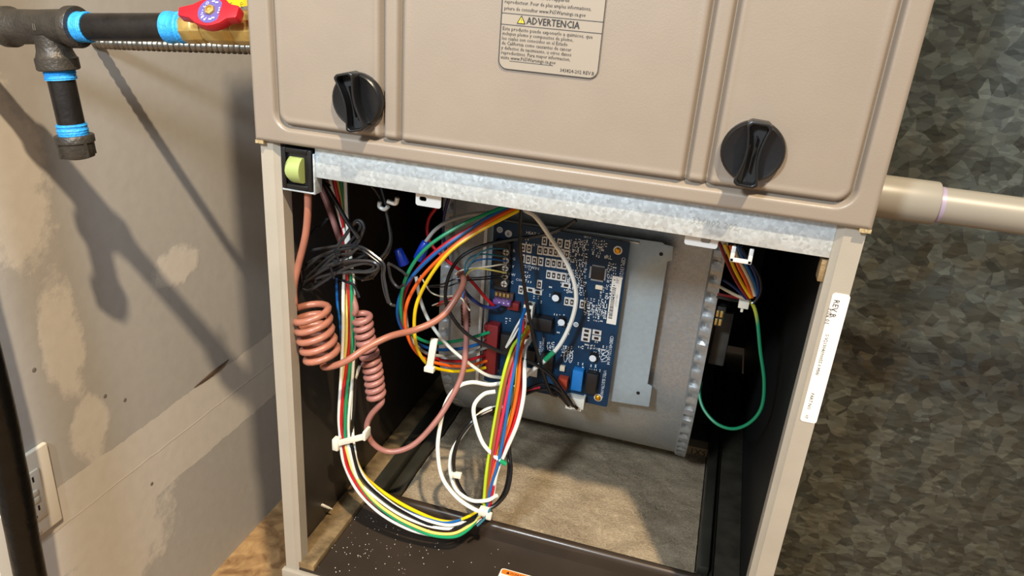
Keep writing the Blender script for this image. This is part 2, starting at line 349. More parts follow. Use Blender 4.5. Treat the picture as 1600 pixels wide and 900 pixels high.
# galvanised rail under the burner door
MB().box(.0455, .4275, .0035, .0048, .411, .4358).box(.0455, .4275, .0048, .013, .411, .4122).build('galvanised_rail', M['bar'], cab, bevel=.0004)
text('336802 202', .0066, (.335, .0033, .4205), M['stamp'], cab, .01, name='stamped_number')
for x0, x1, y_, slot in ((.1265, .1475, .0131, (.1295, .1355)), (.3325, .3555, .0131, (.3435, .3505))):
    z0, z1 = ((.3985, .41) if x0 < .2 else (.4015, .412))
    out = rrect(x0, x1, z0, z1+.002, .002, 4); zc = (z0+z1)/2
    inn = rrect(slot[0], slot[1], zc-.0018, zc+.0018, .0017, 4)
    MB().ringprism(out, inn, y_, y_+.0012).build('bracket_tab', M['silver'], cab, True)
MB().box(.0448, .0462, .001, .012, .398, .43).box(.017, .0462, .001, .012, .3975, .399).build('switch_bracket', M['bar'], cab, bevel=.0004)
# screw tips poking through the left liner, and through the flange
for q, X in (((503, 789), .0036), ((583, 722), .0036), ((498, 829), .0036), ((470, 873), .0036)):
    p = UX(*q, X); MB().lathe(p, (1, .1, -.25), [(-.001, .0019), (.004, .0017), (.008, .0015), (.0125, .0002)], 8).build('screw_tip', M['chrome'], cab, True)
p = Vector((.425, .075, .0118)); MB().lathe(p, (0, 0, 1), [(0, .004), (.0015, .004), (.0028, .002)], 12).build('screw_head', M['chrome'], cab, True)
MB().box(.4235, .4285, .005, .017, .393, .409).build('corner_clip', M['dusty'], cab, bevel=.0008)
# the base sits on a return-air box
MB().box(.004, W_-.004, .004, D_, ZF, -.012).build('return_air_box', mat('box_steel', '8a8a84', .45, .7, .1, 40), None)
tag(bpy.data.objects['return_air_box'], 'plain sheet-metal return box carrying the furnace cabinet', 'box')
MB().box(-.0016, 0, .004, .010, .337, .362).build('side_tag', M['sticker'], cab, bevel=.0004)
# serial sticker on the right post
st = MB(); st.prism(rrect(.4345, .4457, .288, .389, .0022, 5), -.0004, 0).build('serial_sticker', M['sticker'], cab)
st = bpy.data.objects['serial_sticker']; lab(st, 'long narrow white serial-number sticker')
bas = Matrix.Rotation(PI/2, 4, 'Y') @ Matrix.Rotation(PI/2, 4, 'X')
for s_, z, sz, x in (('REV B', .3845, .0052, .4385), ('P/N 01', .3775, .0042, .4362), ('S-V21304090055.0 MW', .3585, .0033, .4388), ('PART NO', .312, .0032, .4394), ('97', .294, .003, .4394)):
    text(s_, sz, (x-.0022, -.0006, z), M['ink'], st, PI/2)

# ------------------------------------------------------------------ burner door
door = thing('furnace_door', 'beige embossed burner door with two black knobs above the opening', 'door panel', (.2227, -.006, .436))
DX0, DX1, DZ0, DZ1, DY = -.0012, .4465, .4362, .93, -.006
GL, GR, GB = .0195, .4305, .4500
def groove(d): return -.0055*math.exp(-(d/.0018)**2)+.0004*math.exp(-((d-.0048)/.0018)**2)
def height(x, z):
    r = .011; h = 0
    dx = max(GL+r-x, x-(GR-r), 0); dz = max(GB+r-z, 0)
    if dx > 0 and dz > 0: sd = math.hypot(dx, dz)-r
    else: sd = max(GL-x, x-GR, GB-z)
    h += groove(-sd)
    if z > GB-.001:
        for gx, sg in ((.1065, 1), (.1205, -1), (.3265, 1), (.3405, -1)):
            fade = min(1, max(0, (z-GB+.001)/.004)); h += groove((gx-x)*sg)*fade
    e = min(x-DX0, DX1-x, z-DZ0)
    if e < .003: h -= (1-e/.003)**2*.002
    return h
def lines(a, b, feats, fine=.0007, coarse=.012, w_=.0085):
    out = []; t = a
    while t < b-1e-6:
        out.append(t); d = min(abs(t-f)-(w_ if isinstance(f, float) else 0) for f in feats)
        t += fine if d < 0 else min(coarse, max(fine, d*.6))
    out.append(b); return out
xs = lines(DX0, DX1, [DX0, GL, GL+.006, .1065, .1205, .3265, .3405, GR-.006, GR, DX1]); zs = lines(DZ0, DZ1, [DZ0, GB, GB+.006, GB+.013], .0008, .02)
V = [(x, DY-height(x, z), z) for z in zs for x in xs]; nx = len(xs)
F = [(j*nx+i, j*nx+i+1, (j+1)*nx+i+1, (j+1)*nx+i) for j in range(len(zs)-1) for i in range(nx-1)]
d = MB(); d.add(V, F)
# folded edges
bnd = [(xs[i], DY-height(xs[i], zs[0]), zs[0]) for i in range(nx)]
d.add(bnd+[(x, DY+.0055, z) for x, y, z in bnd], [(i, i+nx, i+1+nx, i+1) for i in range(nx-1)])
for xe in (0, nx-1):
    col = [(xs[xe], DY-height(xs[xe], z), z) for z in zs]; m_ = len(col); dd = .006 if xe else .006
    d.add(col+[(x, DY+dd, z) for x, y, z in col], [(i, i+m_, i+1+m_, i+1) for i in range(m_-1)])
pm = d.build('door_panel', M['door'], door, True)
for x in (DX0+.0003, DX1-.007):
    MB().box(x, x+.007, DY+.0006, -.0002, DZ0-.0022, DZ0+.0003).build('chipped_hem', mat('chipped_edge', '9c8a66', .6, 0, .4, 600), door)
def knob(c, ang, label):
    k = MB().lathe((0, 0, 0), (0, -1, 0), [(0, .0196), (.0035, .0199), (.0055, .0193), (.0065, .018), (.0062, .0166), (.0062, .0005)], 40).build('knob', M['black'], door, True)
    lab(k, label)
    def hour(w0, w1, hl, off, n=28):
        out = []
        for i in range(n):
            t = -1+2*i/(n-1); c_ = 1-.4*max(0, (abs(t)-.86)/.14)**2; out.append(((w1+(w0-w1)*abs(t)**1.7+off)*c_, t*hl))
        for i in range(n):
            t = 1-2*i/(n-1); c_ = 1-.4*max(0, (abs(t)-.86)/.14)**2; out.append((-((w1+(w0-w1)*abs(t)**1.7)+off)*c_, t*hl))
        return out
    outer = hour(.0068, .0031, .0205, .0016); inner = hour(.0064, .0029, .0187, 0)
    gr = MB().ringprism(outer, inner, -.0165, -.004).build('grip', M['black'], k, True, bevel=.0006)
    fl = MB().prism(inner, -.0078, -.005).build('grip_floor', M['rubber'], k)
    rib = MB().box(-.0004, .0004, -.0125, -.006, -.011, .011).build('grip_rib', M['black'], k)
    k.location = c; k.rotation_euler = (0, ang, 0)
kl = U(546, 156, -.016); kr = U(1176, 240, -.016)
knob((kl.x+.003, -.006, kl.z-.001), -.25, 'black knob turned slightly anticlockwise')
knob((kr.x, -.006, kr.z), .05, 'black knob with upright grip')
# warning label printed on the door
YL = DY-.0008
lb = MB().prism(rrect(.1925, .2612, .5098, .62, .006, 6), YL, DY+.0006).build('warning_label', M['labelbg'], door); lab(lb, 'warning label with thin black border')
YI = YL-.0003
MB().ringprism(rrect(.1927, .2610, .5100, .6198, .006, 6), rrect(.1932, .2605, .5105, .6193, .0056, 6), YI, YL).build('border', M['ink'], lb)
for z in (.5455, .5385): MB().box(.193, .261, YI, YL, z-.00015, z+.00015).build('rule', M['ink'], lb)
rows = [('congenitales ou autres malformations', .5615), ("ou d'autres troubles de l'appareil", .5568), ('reproducteur. Pour de plus amples informations,', .5528), ('priere de consulter www.P65Warnings.ca.gov', .5488)]
for s_, z in rows: text(s_, .0034, (.1945, YI, z-.0013), M['ink'], lb, sx=.95 if len(s_) < 40 else .86)
text('ADVERTENCIA', .0062, (.2102, YI, .5400), M['ink'], lb, sx=.86, name='heading')
text('ADVERTENCIA', .0062, (.2104, YI-.0001, .5401), M['ink'], lb, sx=.86, name='heading')
MB().prism([(.2042, .5400), (.2092, .5400), (.2067, .5445)], YI, YL).build('warning_triangle', M['inkyellow'], lb)
MB().ringprism([(.2038, .5398), (.2096, .5398), (.2067, .5450)], [(.2045, .5402), (.2089, .5402), (.2067, .5441)], YI-.0002, YL).build('triangle_border', M['ink'], lb)
text('!', .0036, (.2063, YI-.0003, .5404), M['ink'], lb)
rows = ['Este producto puede exponerlo a quimicos, que', 'incluyen plomo y compuestos de plomo,', 'los cuales son conocidos en el Estado', 'de California como causantes de cancer', 'y defectos de nacimiento, u otros danos', 'reproductivos. Para mayor informacion,', 'visite www.P65Warnings.ca.gov']
for i, s_ in enumerate(rows): text(s_, .00335, (.1942, YI, .5349-i*.00305), M['ink'], lb, sx=.93 if i == 0 else .88)
MB().box(.2005, .2305, YI, YL, .5156, .5158).build('underline', M['ink'], lb)
text('343824-202 REV.B', .0032, (.2585, YI, .5124), M['ink'], lb, align='RIGHT', sx=.95)

# ------------------------------------------------------------------ door switch
sw = thing('door_switch', 'black door safety switch with pale green rocker', 'switch', (.031, .004, .40))
MB().box(.0175, .0440, .0025, .004, .3995, .4325).box(.0175, .0215, .0, .0026, .3995, .4325).box(.0405, .044, .0, .0026, .3995, .4325).box(.0215, .0405, .0, .0026, .3995, .4035).box(.0215, .0405, .0, .0026, .4285, .4325).build('bezel', M['black'], sw, bevel=.0006)
MB().box(.0195, .0425, .0042, .02, .4015, .4305).build('switch_body', M['black'], sw)
rk = MB(); V = []; n = 9
for i in range(n):
    t = i/(n-1); z = .4055+.020*t; y = -.0005-.006*math.sin(PI*t)**.7
    xl = .0205+.0062*(1-math.sin(PI*(.12+.76*t))); V += [(xl, y*.3+.002, z), (xl+.004, y, z), (.0365, y, z), (.0368, .003, z)]
rk.add(V, [(i*4+k, i*4+k+1, i*4+k+5, i*4+k+4) for i in range(n-1) for k in range(3)]+[(0, 1, 2, 3), (4*n-4, 4*n-3, 4*n-2, 4*n-1)]+[(i*4+3, i*4, i*4+4, i*4+7) for i in range(n-1)])
rk.build('rocker', M['switch'], sw, True)

# ------------------------------------------------------------------ air filter in the base
fil = thing('air_filter', 'tan fibreglass air filter lying in the furnace base', 'filter', (.23, .28, 0))
nx_, ny_ = 80, 70; V = []; F = []
import mathutils.noise as mn
for j in range(ny_+1):
    for i in range(nx_+1):
        x = .063+.333*i/nx_; y = .125+.235*j/ny_
        V.append((x, y, .0045+.0022*mn.noise(Vector((x*40, y*45, 0)))+.0012*mn.noise(Vector((x*90, y*140, 3)))))
for j in range(ny_):
    for i in range(nx_): a = j*(nx_+1)+i; F.append((a, a+1, a+nx_+2, a+nx_+1))
def filt_mat():
    m, nt, b = nodemat('fibreglass'); N = nt.nodes.new; L = nt.links.new
    tc = N('ShaderNodeTexCoord'); mp = N('ShaderNodeMapping'); mp.inputs['Scale'].default_value = (1, 1.15, 1); mp.inputs['Rotation'].default_value = (0, 0, .3); L(tc.outputs['Object'], mp.inputs[0])
    n = N('ShaderNodeTexNoise'); n.inputs['Scale'].default_value = 120; n.inputs['Detail'].default_value = 8; n.inputs['Distortion'].default_value = 4.0; n.inputs['Roughness'].default_value = .65; L(mp.outputs[0], n.inputs['Vector'])
    n2 = N('ShaderNodeTexNoise'); n2.inputs['Scale'].default_value = 16; n2.inputs['Detail'].default_value = 3; L(tc.outputs['Object'], n2.inputs['Vector'])
    ad = N('ShaderNodeMixRGB'); ad.inputs[0].default_value = .3; L(n.outputs['Fac'], ad.inputs[1]); L(n2.outputs['Fac'], ad.inputs[2])
    r = N('ShaderNodeValToRGB'); r.color_ramp.elements[0].position = .32; r.color_ramp.elements[1].position = .68
    r.color_ramp.elements[0].color = (*hexc('6e604c'), 1); r.color_ramp.elements[1].color = (*hexc('b3a48c'), 1)
    L(ad.outputs[0], r.inputs['Fac']); L(r.outputs['Color'], b.inputs['Base Color']); b.inputs['Roughness'].default_value = .95; b.inputs['Specular IOR Level'].default_value = .1
    bp = N('ShaderNodeBump'); bp.inputs['Strength'].default_value = .8; bp.inputs['Distance'].default_value = .002; L(n.outputs['Fac'], bp.inputs['Height']); L(bp.outputs['Normal'], b.inputs['Normal'])
    return m
o = MB(); o.add(V, F); o.build('filter_mat', filt_mat(), fil, True)
o = MB()
for i in range(1300):
    x = random.uniform(.066, .39); y = random.uniform(.127, .355); a = random.gauss(.2, .8); l = random.uniform(.004, .014); z = .0055
    p = Vector((x, y, z)); d_ = Vector((math.cos(a), math.sin(a), 0)); q = Vector((-d_.y, d_.x, 0))*random.uniform(-.3, .3)*l
    o.tube([p, p+d_*l*.5+q+Vector((0, 0, random.uniform(.0005, .0022))), p+d_*l+Vector((0, 0, random.uniform(-.0005, .001)))], .00011, 3)
f_ = o.build('loose_fibres', mat('fibre', 'b3a084', .7), fil); f_['kind'] = 'stuff'
fr = MB().box(.063, .3965, .357, .375, 0, .016).build('frame_edge', M['frame'], fil)
text('5X1', .0125, (.3955, .3568, .0135), M['ink'], fil, PI, name='size_print')

# white specks of drywall dust on the pan
o = MB()
for i in range(150):
    t = random.random()
    x = .03+abs(random.gauss(0, .075)) if t < .75 else random.uniform(.03, .41); y = random.uniform(.004, .1)
    if x > .41: continue
    s_ = random.uniform(.00012, .00042); p = Vector((x, y, .0041+s_*.5)); o.obb(p, (s_, 0, 0), (0, s_*random.uniform(.5, 1), 0), (0, 0, s_*.6))
sp = o.build('dust_specks', M['speck']); sp['kind'] = 'stuff'; tag(sp, 'white drywall dust specks scattered on the dark base pan', 'dust')
# warning sticker on the pan
ws = thing('warning_sticker', 'orange-headed warning sticker on the dark base pan', 'sticker', (.25, .06, .004))
p0 = UZ(784, 887, .0045); p1 = UZ(872, 903, .0045); sx0, sx1, sy1 = p0.x, p0.x+.075, p0.y
def flatprism(x0, x1, y0, y1, r, z0, z1):
    m_ = MB(); m_.prism(rrect(x0, x1, y0, y1, r, 5), z0, z1); m_.v = [(x, z, y) for x, y, z in m_.v]; return m_
flatprism(sx0, sx1, sy1-.045, sy1, .003, .004, .0043).build('sticker_base', M['sticker'], ws)
flatprism(sx0+.0012, sx1-.0012, sy1-.0075, sy1-.001, .002, .0043, .00445).build('orange_band', M['inkorange'], ws)
text('\u25b2WARNING / AVERTISSEMENT', .0048, (sx0+.006, sy1-.0062, .0046), M['ink'], ws, basis=Matrix.Identity(4), sx=.9)
for i in range(5): text(['Do not operate with door removed', 'Improper installation, adjustment', 'service or maintenance can cause', 'injury or property damage', 'Refer to the manual'][i], .0038, (sx0+.003, sy1-.013-i*.0055, .0045), M['ink'], ws, basis=Matrix.Identity(4))

# ------------------------------------------------------------------ blower
blo = thing('blower_housing', 'curved galvanised blower housing with crimped edges behind the board', 'blower', (.224, .38, .02))
BX0, BX1, BC, BR = .080, .366, (.380, .200), .178
prof = [(BC[0]-BR, .429-.0115*i) for i in range(20)]
prof += [(BC[0]-BR*math.cos(a), BC[1]-BR*math.sin(a)) for a in [math.radians(t) for t in range(0, 271, 5)]]
prof = [q for q in prof]
n = len(prof); o = MB(); o.add([(BX0, y, z) for y, z in prof]+[(BX1, y, z) for y, z in prof], [(i, i+1, n+i+1, n+i) for i in range(n-1)]); o.build('scroll_sheet', M['house'], blo, True)
for x, sg in ((BX0, -1), (BX1, 1)):
    # side sheet with the round inlet
    o = MB(); na = 48; V = []
    for i in range(na):
        a = 2*PI*i/na; V.append((x, BC[0]-math.cos(a)*.095, BC[1]-math.sin(a)*.095)); V.append((x, BC[0]-math.cos(a)*BR*.999, BC[1]-math.sin(a)*BR*.999))
    F = [(2*i, 2*i+1, (2*i+3) % (2*na), (2*i+2) % (2*na)) for i in range(na)]
    o.add(V, F); o.box(x-.0003, x+.0003, BC[0]-BR, BC[0]+.02, BC[1]+.05, .429); o.build('side_sheet', M['house'], blo)
    # crimped rim, dented tooth by tooth
    o = MB(); L_ = 0; pts = []
    for i in range(n-1):
        a, b = prof[i], prof[i+1]; seg_ = math.hypot(b[0]-a[0], b[1]-a[1]); k = max(1, int(seg_/.0022))
        for j in range(k):
            t = j/k; pts.append((a[0]+(b[0]-a[0])*t, a[1]+(b[1]-a[1])*t, L_+seg_*t))
        L_ += seg_
    V = []
    for i, (y, z, s_) in enumerate(pts):
        q = pts[min(i+1, len(pts)-1)]; r_ = pts[max(i-1, 0)]; ty, tz = q[0]-r_[0], q[1]-r_[1]; l = math.hypot(ty, tz) or 1; ny2, nz2 = tz/l, -ty/l
        wv = max(0, math.sin(s_/.0165*2*PI+1.5*mn.noise(Vector((s_*25, x*9, 5)))))**.7; wv2 = mn.noise(Vector((s_*190, x*50, 0)))*.0011
        for (u, h) in ((-.0115*sg, .0002), (-.0098*sg, .0026+wv2*.5), (-.0048*sg, .0032-.0034*wv+wv2*1.6), (-.001*sg, .0036+wv2), (.0016*sg, .0036), (.0016*sg, -.001)):
            V.append((x+u, y+ny2*h, z+nz2*h))
    m_ = len(pts); o.add(V, [(i*6+k, i*6+k+1, i*6+k+7, i*6+k+6) for i in range(m_-1) for k in range(5)])
    o.build('crimped_rim', M['house'], blo, True)
for q in ((1019, 632), (1017, 646)):
    MB().lathe(U(*q, .226), (0, -1, .5), [(-.001, .0016), (.0006, .0016), (.0007, .0002)], 10).build('punched_hole', M['dark'], blo, True)
for q in ((692, 445), (690, 497), (692, 512)):
    MB().lathe(U(*q, .201), (0, -1, 0), [(-.001, .0026), (.0012, .0024), (.002, .0012)], 12).build('rivet', M['chrome'], blo, True)
# motor module seen past the right rim
mo = thing('blower_motor', 'grey blower motor bracket with brass connector beyond the right rim', 'motor', (.40, .30, .2))
MB().box(.371, .388, .235, .25, .20, .262).build('motor_arm', mat('motor_gray', '4a4842', .5, .4, .2, 60), mo, bevel=.002)
MB().box(.368, .378, .205, .222, .258, .280).build('connector_body', M['rubber'], mo, bevel=.001)
for i in range(4): MB().box(.369+.002*(i % 2)*2, .372+.002*(i % 2)*2, .2035, .206, .260+.009*(i//2), .267+.009*(i//2)).build('terminal', M['brass'], mo, bevel=.0005)
MB().lathe((.366, .38, .2), (1, 0, 0), [(0, .06), (.02, .06), (.026, .054)], 32).build('motor_can', M['rail'], mo, True)

# ------------------------------------------------------------------ control board and its plate
YP, YB = .186, .1750
pl = thing('mounting_plate', 'pale blue-grey steel plate carrying the control board', 'mounting plate', (.228, YP, .16))
pts_px = [(764, 349), (770, 341), (1036, 379), (1038, 382), (1052, 385), (1051, 407), (1043, 409), (1012, 600), (1019, 604), (1014, 636), (948, 626), (757, 597)]
poly = [(lambda p: (p.x, p.z))(U(*q, YP)) for q in pts_px]
MB().prism(poly, YP, YP+.0014).build('plate_sheet', M['plate'], pl, bevel=.0004)
a, b = U(762, 349, YP), U(756, 597, YP)
MB().box(a.x-.0012, a.x+.002, YP-.006, YP+.001, b.z, a.z).build('plate_flange', M['silver'], pl)
a, b = U(772, 341, YP), U(1000, 374, YP); MB().box(a.x, b.x, YP-.004, YP, a.z-.001, a.z+.0003).build('top_flange', M['silver'], pl)
for q in ((1033, 397), (997, 614)):
    MB().lathe(U(*q, YP), (0, -1, 0), [(-.0005, .0019), (.0003, .0019), (.0004, .0012)], 12).build('screw_hole', M['dark'], pl, True)
cb = thing('control_board', 'dark blue furnace control board crowded with components and terminals', 'circuit board', (.205, YB, .155))
bp_px = [(772, 347), (980, 377), (985, 383), (946, 630), (939, 634), (757, 594)]
# squared-up board outline
A, B, Cc, Dd = U(770, 346, YB), U(985, 377, YB), U(943, 634, YB), U(758, 596, YB)
bx0, bx1, bz1, bz0 = (A.x+Dd.x)/2, B.x, (A.z+B.z)/2, (Cc.z+Dd.z)/2
poly = rrect(bx0, bx1, bz0, bz1, .002, 4); MB().prism(poly, YB, YB+.0016).build('board', M['pcb'], cb)
SC = (U(900, 480, YB)-U(899, 480, YB)).length
def at(px, py, d_=0): return U(px, py, YB-d_)
def comp(px, py, w_, h_, d_, m_, name, parent=cb, bevel=0.0004, mats=None):
    c = at(px, py, d_*.5); hw, hh = w_*SC/2, h_*SC/2
    return MB().box(c.x-hw, c.x+hw, YB-d_, YB, c.z-hh, c.z+hh).build(name, M[m_], parent, bevel=bevel)
for q in ((880, 400), (967, 392), (936, 621), (772, 585)):
    MB().box(at(*q).x-.003, at(*q).x+.003, YB+.0016, YP, at(*q).z-.003, at(*q).z+.003).build('standoff', M['whitecon'], cb)
# rows of large chip resistors: white ends, black window
rw, rh = 7.8*SC, 13.6*SC
m_ = MB().box(-rw/2, rw/2, -.0009, 0, -rh/2, rh/2, 0).box(-rw*.31, rw*.31, -.00115, -.0008, -rh*.31, rh*.31, 1).box(-rw*.12, rw*.12, -.0013, -.0011, -rh*.12, rh*.12, 0)
rme = m_.mesh('resistor', [M['silver'], M['chip']])
def P7(X, Y): return (740+X/5.625, 330+Y/5.625)
def P8(X, Y): return (740+X/5, 480+Y/5)
rs = [(625, 258), (690, 268), (760, 278), (825, 290), (435, 318), (490, 328), (585, 342), (635, 348), (680, 354), (725, 360), (772, 366), (820, 378),
      (430, 412), (483, 423), (537, 432), (592, 440), (655, 450), (705, 456), (755, 464), (800, 472), (662, 555), (706, 562), (750, 570), (795, 577),
      (418, 690), (820, 790), (866, 797), (957, 815), (580, 640)]
for q in rs: put('resistor', rme, cb, at(*P7(*q)))
m_ = MB().box(-rh/2, rh/2, -.0009, 0, -rw/2, rw/2, 0).box(-rh*.26, rh*.26, -.00115, -.0008, -rw*.27, rw*.27, 1)
hme = m_.mesh('resistor_flat', [M['silver'], M['chip']])
for q in ((885, 182), (880, 215), (875, 248), (965, 195), (960, 240)): put('resistor', hme, cb, at(*P8(*q)))
for q in ((815, 650), (500, 690), (565, 710)): put('resistor', hme, cb, at(*P7(*q)))
# fine surface-mount crowd: too small to pick apart singly
o = MB()
def crowd(fn, x0, x1, y0, y1, step, keep=.85):
    y = y0
    while y < y1:
        x = x0
        while x < x1:
            if random.random() < keep:
                c = at(*fn(x+random.uniform(-4, 4)+(y-y0)*-.06, y+random.uniform(-4, 4)+(x-x0)*.12)); k = random.random(); l = random.uniform(.9, 1.5)*SC*1.75; t_ = l*.55
                if random.random() < .5: l, t_ = t_, l
                g = .55
                if l > t_:
                    o.box(c.x-l, c.x-l*g+0*l, YB-.0007, YB, c.z-t_, c.z+t_, 0); o.box(c.x+l*g, c.x+l, YB-.0007, YB, c.z-t_, c.z+t_, 0)
                else:
                    o.box(c.x-l, c.x+l, YB-.0007, YB, c.z-t_, c.z-t_*g, 0); o.box(c.x-l, c.x+l, YB-.0007, YB, c.z+t_*g, c.z+t_, 0)
                o.box(c.x-l*.6, c.x+l*.6, YB-.00065, YB, c.z-t_*.6, c.z+t_*.6, 1 if k < .75 else 2)
            x += step
        y += step
crowd(P7, 855, 1020, 250, 720, 24); crowd(P7, 1060, 1190, 255, 400, 27, .7); crowd(P7, 1190, 1260, 460, 760, 27, .8); crowd(P7, 1120, 1190, 670, 760, 27, .7)
crowd(P7, 985, 1180, 770, 900, 25, .85); crowd(P7, 540, 700, 650, 820, 34, .5); crowd(P7, 445, 520, 510, 620, 26, .7); crowd(P7, 780, 860, 600, 720, 30, .5); crowd(P7, 470, 620, 250, 300, 34, .4)
crowd(P8, 640, 760, 60, 250, 34, .35); crowd(P8, 830, 1060, 285, 320, 26, .7); crowd(P8, 960, 1040, 240, 420, 28, .6); crowd(P8, 580, 650, 280, 330, 22, .8); crowd(P8, 700, 780, 310, 410, 22, .7)
crowd(P8, 260, 320, 60, 130, 30, .6); crowd(P8, 820, 1000, 440, 480, 34, .7); crowd(P8, 900, 1060, 20, 110, 26, .8); crowd(P8, 150, 210, 440, 500, 26, .4)
s_ = o.build('surface_mount_parts', [M['silk'], M['chip'], M['silver']], cb); s_['kind'] = 'stuff'
# microcontroller
ch = comp(934, 427, 20, 20, .0016, 'chip', 'microcontroller'); c = at(934, 427)
o = MB()
for i in range(9):
    t = (-.42+.84*i/8)*20*SC
    for sx_, sz_ in ((1, 0), (-1, 0), (0, 1), (0, -1)):
        e = 11.2*SC
        x, z = (c.x+sx_*e if sx_ else c.x+t), (c.z+sz_*e if sz_ else c.z+t); o.box(x-(.0008 if sx_ else .0003), x+(.0008 if sx_ else .0003), YB-.0006, YB, z-(.0008 if sz_ else .0003), z+(.0008 if sz_ else .0003))
o.build('chip_pins', M['silver'], ch)
comp(936, 449, 11, 7, .001, 'cream', 'crystal')
# electrolytic capacitors
for q in ((869, 464), (878, 502), (927, 558)):
    c = at(*q, .0035)
    k = MB().box(c.x-.0042, c.x+.0042, YB-.0012, YB, c.z-.0042, c.z+.0042).lathe((c.x, YB, c.z), (0, -1, 0), [(0, .004), (.0062, .004), (.0066, .0037)], 22).build('capacitor', M['chip'], cb, True)
    MB().lathe((c.x, YB-.0066, c.z), (0, -1, 0), [(0, .0036), (.0002, .0036)], 22).build('capacitor_top', M['silk'], k)
# brass mounting screws
for q in ((965.5, 391), (934.5, 621)):
    c = at(*q); k = MB().lathe((c.x, YB, c.z), (0, -1, 0), [(0, .0042), (.0004, .0044), (.0007, .003), (.0008, .0005)], 20).build('mounting_pad', M['silver'], cb, True)
    MB().lathe((c.x, YB-.0005, c.z), (0, -1, 0), [(0, .0031), (.0015, .0029), (.0024, .0016), (.0025, .0004)], 16).build('screw', M['gold'], k, True)
for q, r_ in (((781, 359), .0031), ((900, 507), .0027), ((768, 584), .0027)):
    c = at(*q); k = MB().lathe((c.x, YB, c.z), (0, -1, 0), [(0, r_), (.0003, r_), (.00035, r_*.75)], 20).build('hole_ring', M['silk'], cb)
    MB().lathe((c.x, YB-.0003, c.z), (0, -1, 0), [(0, r_*.78), (.0002, r_*.76)], 16).build('hole', M['plate'], k)
c = at(794.5, 365); MB().lathe((c.x, YB, c.z), (0, -1, 0), [(0, .0037), (.0003, .0037), (.00032, .0002)], 24).build('round_logo', M['silk'], cb)
text('R', .005, (c.x-.0016, YB-.0005, c.z-.0018), M['pcb'], cb, .15)
# screw terminal strip
tb = MB(); a, b = at(800, 377), at(793, 450); tb.box(a.x-.0155, a.x+.001, YB-.005, YB, b.z, a.z).box(a.x-.001, a.x+.0012, YB-.009, YB, b.z, a.z)
for i in range(6):
    z = a.z+(b.z-a.z)*i/5; tb.box(a.x-.0155, a.x, YB-.0075, YB, z-.0005, z+.0005)
tb = tb.build('terminal_strip', M['black'], cb)
for i, q in enumerate(((792, 393), (791.5, 405.5), (790.7, 418), (789.8, 430.4), (789, 442.5))):
    c = at(*q, .006); sc_ = MB().lathe((c.x, YB-.0075, c.z), (0, -1, 0), [(-.003, .0036), (0, .0038), (.0014, .0035), (.0019, .003), (.002, .0004)], 18).build('terminal_screw', M['chrome'], tb, True)
    MB().box(c.x-.0027, c.x+.0027, YB-.0098, YB-.0093, c.z-.0004, c.z+.0004).box(c.x-.0004, c.x+.0004, YB-.0098, YB-.0093, c.z-.0027, c.z+.0027).build('screw_slot', M['dark'], sc_)
    text('RGYWC'[i], .0042, (at(801, 389).x+.0006, YB-.0004, c.z-.0015), M['silk'], cb)
# blade fuse in its holder
fh = comp(788, 466, 30, 22, .006, 'holder', 'fuse_holder')
c = at(785, 473, .011); MB().box(c.x-.0095, c.x+.0095, YB-.0145, YB-.0065, c.z-.002, c.z+.0035).build('fuse', M['fuse'], fh, bevel=.0012)
for i in range(4): c = at(776+i*6, 459+i*1, .0075); MB().box(c.x-.0012, c.x+.0012, YB-.0085, YB-.006, c.z-.0018, c.z+.0018).build('fuse_clip', M['brass'], fh)
for q in ((780, 473), (787, 474), (794, 475)): c = at(*q, .0145); MB().box(c.x-.0007, c.x+.0007, YB-.0148, YB-.0144, c.z-.0002, c.z+.0008).build('fuse_mark', M['silk'], fh)
comp(803, 477, 18, 12, .008, 'redcon', 'red_spade_holder')
# red six-way connector
rc = MB(); a, b = at(779, 502), at(770, 578)
rc.box(a.x-.0085, a.x+.0035, YB-.012, YB, b.z, a.z); rc = rc.build('red_connector', M['redcon'], cb, bevel=.0008)
for i in range(6):
    z = a.z+(b.z-a.z)*(i+.5)/6; MB().box(a.x-.0125, a.x-.0085, YB-.011, YB-.003, z-.0032, z+.0032).build('connector_cell', M['redcon'], rc, bevel=.0006)
comp(793, 536, 20, 34, .009, 'chip', 'relay')
# white twelve-way connector
wc = comp(825, 505, 15, 68, .011, 'whitecon', 'white_connector', bevel=.0005)
c0, c1 = at(825, 474, .011), at(825, 537, .011)
for i in range(7):
    z = c0.z+(c1.z-c0.z)*i/6
    for sx_ in (-1, 1): MB().box(c0.x+sx_*.0024-.0014, c0.x+sx_*.0024+.0014, YB-.0113, YB-.0108, z-.0017, z+.0017).build('socket', M['dark'] if sx_ > 0 else M['redcon'], wc)
comp(849, 504, 30, 20, .012, 'chip', 'relay'); comp(829, 556, 17, 24, .009, 'chip', 'relay'); comp(855, 566, 20, 34, .007, 'chip', 'relay')
comp(880, 598, 15, 20, .009, 'redcomp', 'spade_terminal_block'); comp(879, 575, 8, 9, .004, 'cream', 'ceramic_capacitor')
comp(903, 592, 17, 36, .010, 'bluecon', 'blue_connector', bevel=.0008); comp(925, 597, 17, 36, .010, 'chip', 'black_connector', bevel=.0008)
wb = comp(898, 628, 26, 22, .010, 'whitecon', 'plug_housing', bevel=.0006); c = at(912, 626, .008); MB().box(c.x-.0013, c.x+.0013, YB-.012, YB-.002, c.z-.009, c.z+.004).build('latch', M['whitecon'], wb, bevel=.0004)
c = at(898, 640, .010); MB().box(c.x-.003, c.x+.003, YB-.0103, YB-.0099, c.z-.0004, c.z+.0004).build('mould_mark', M['faint'], wb)
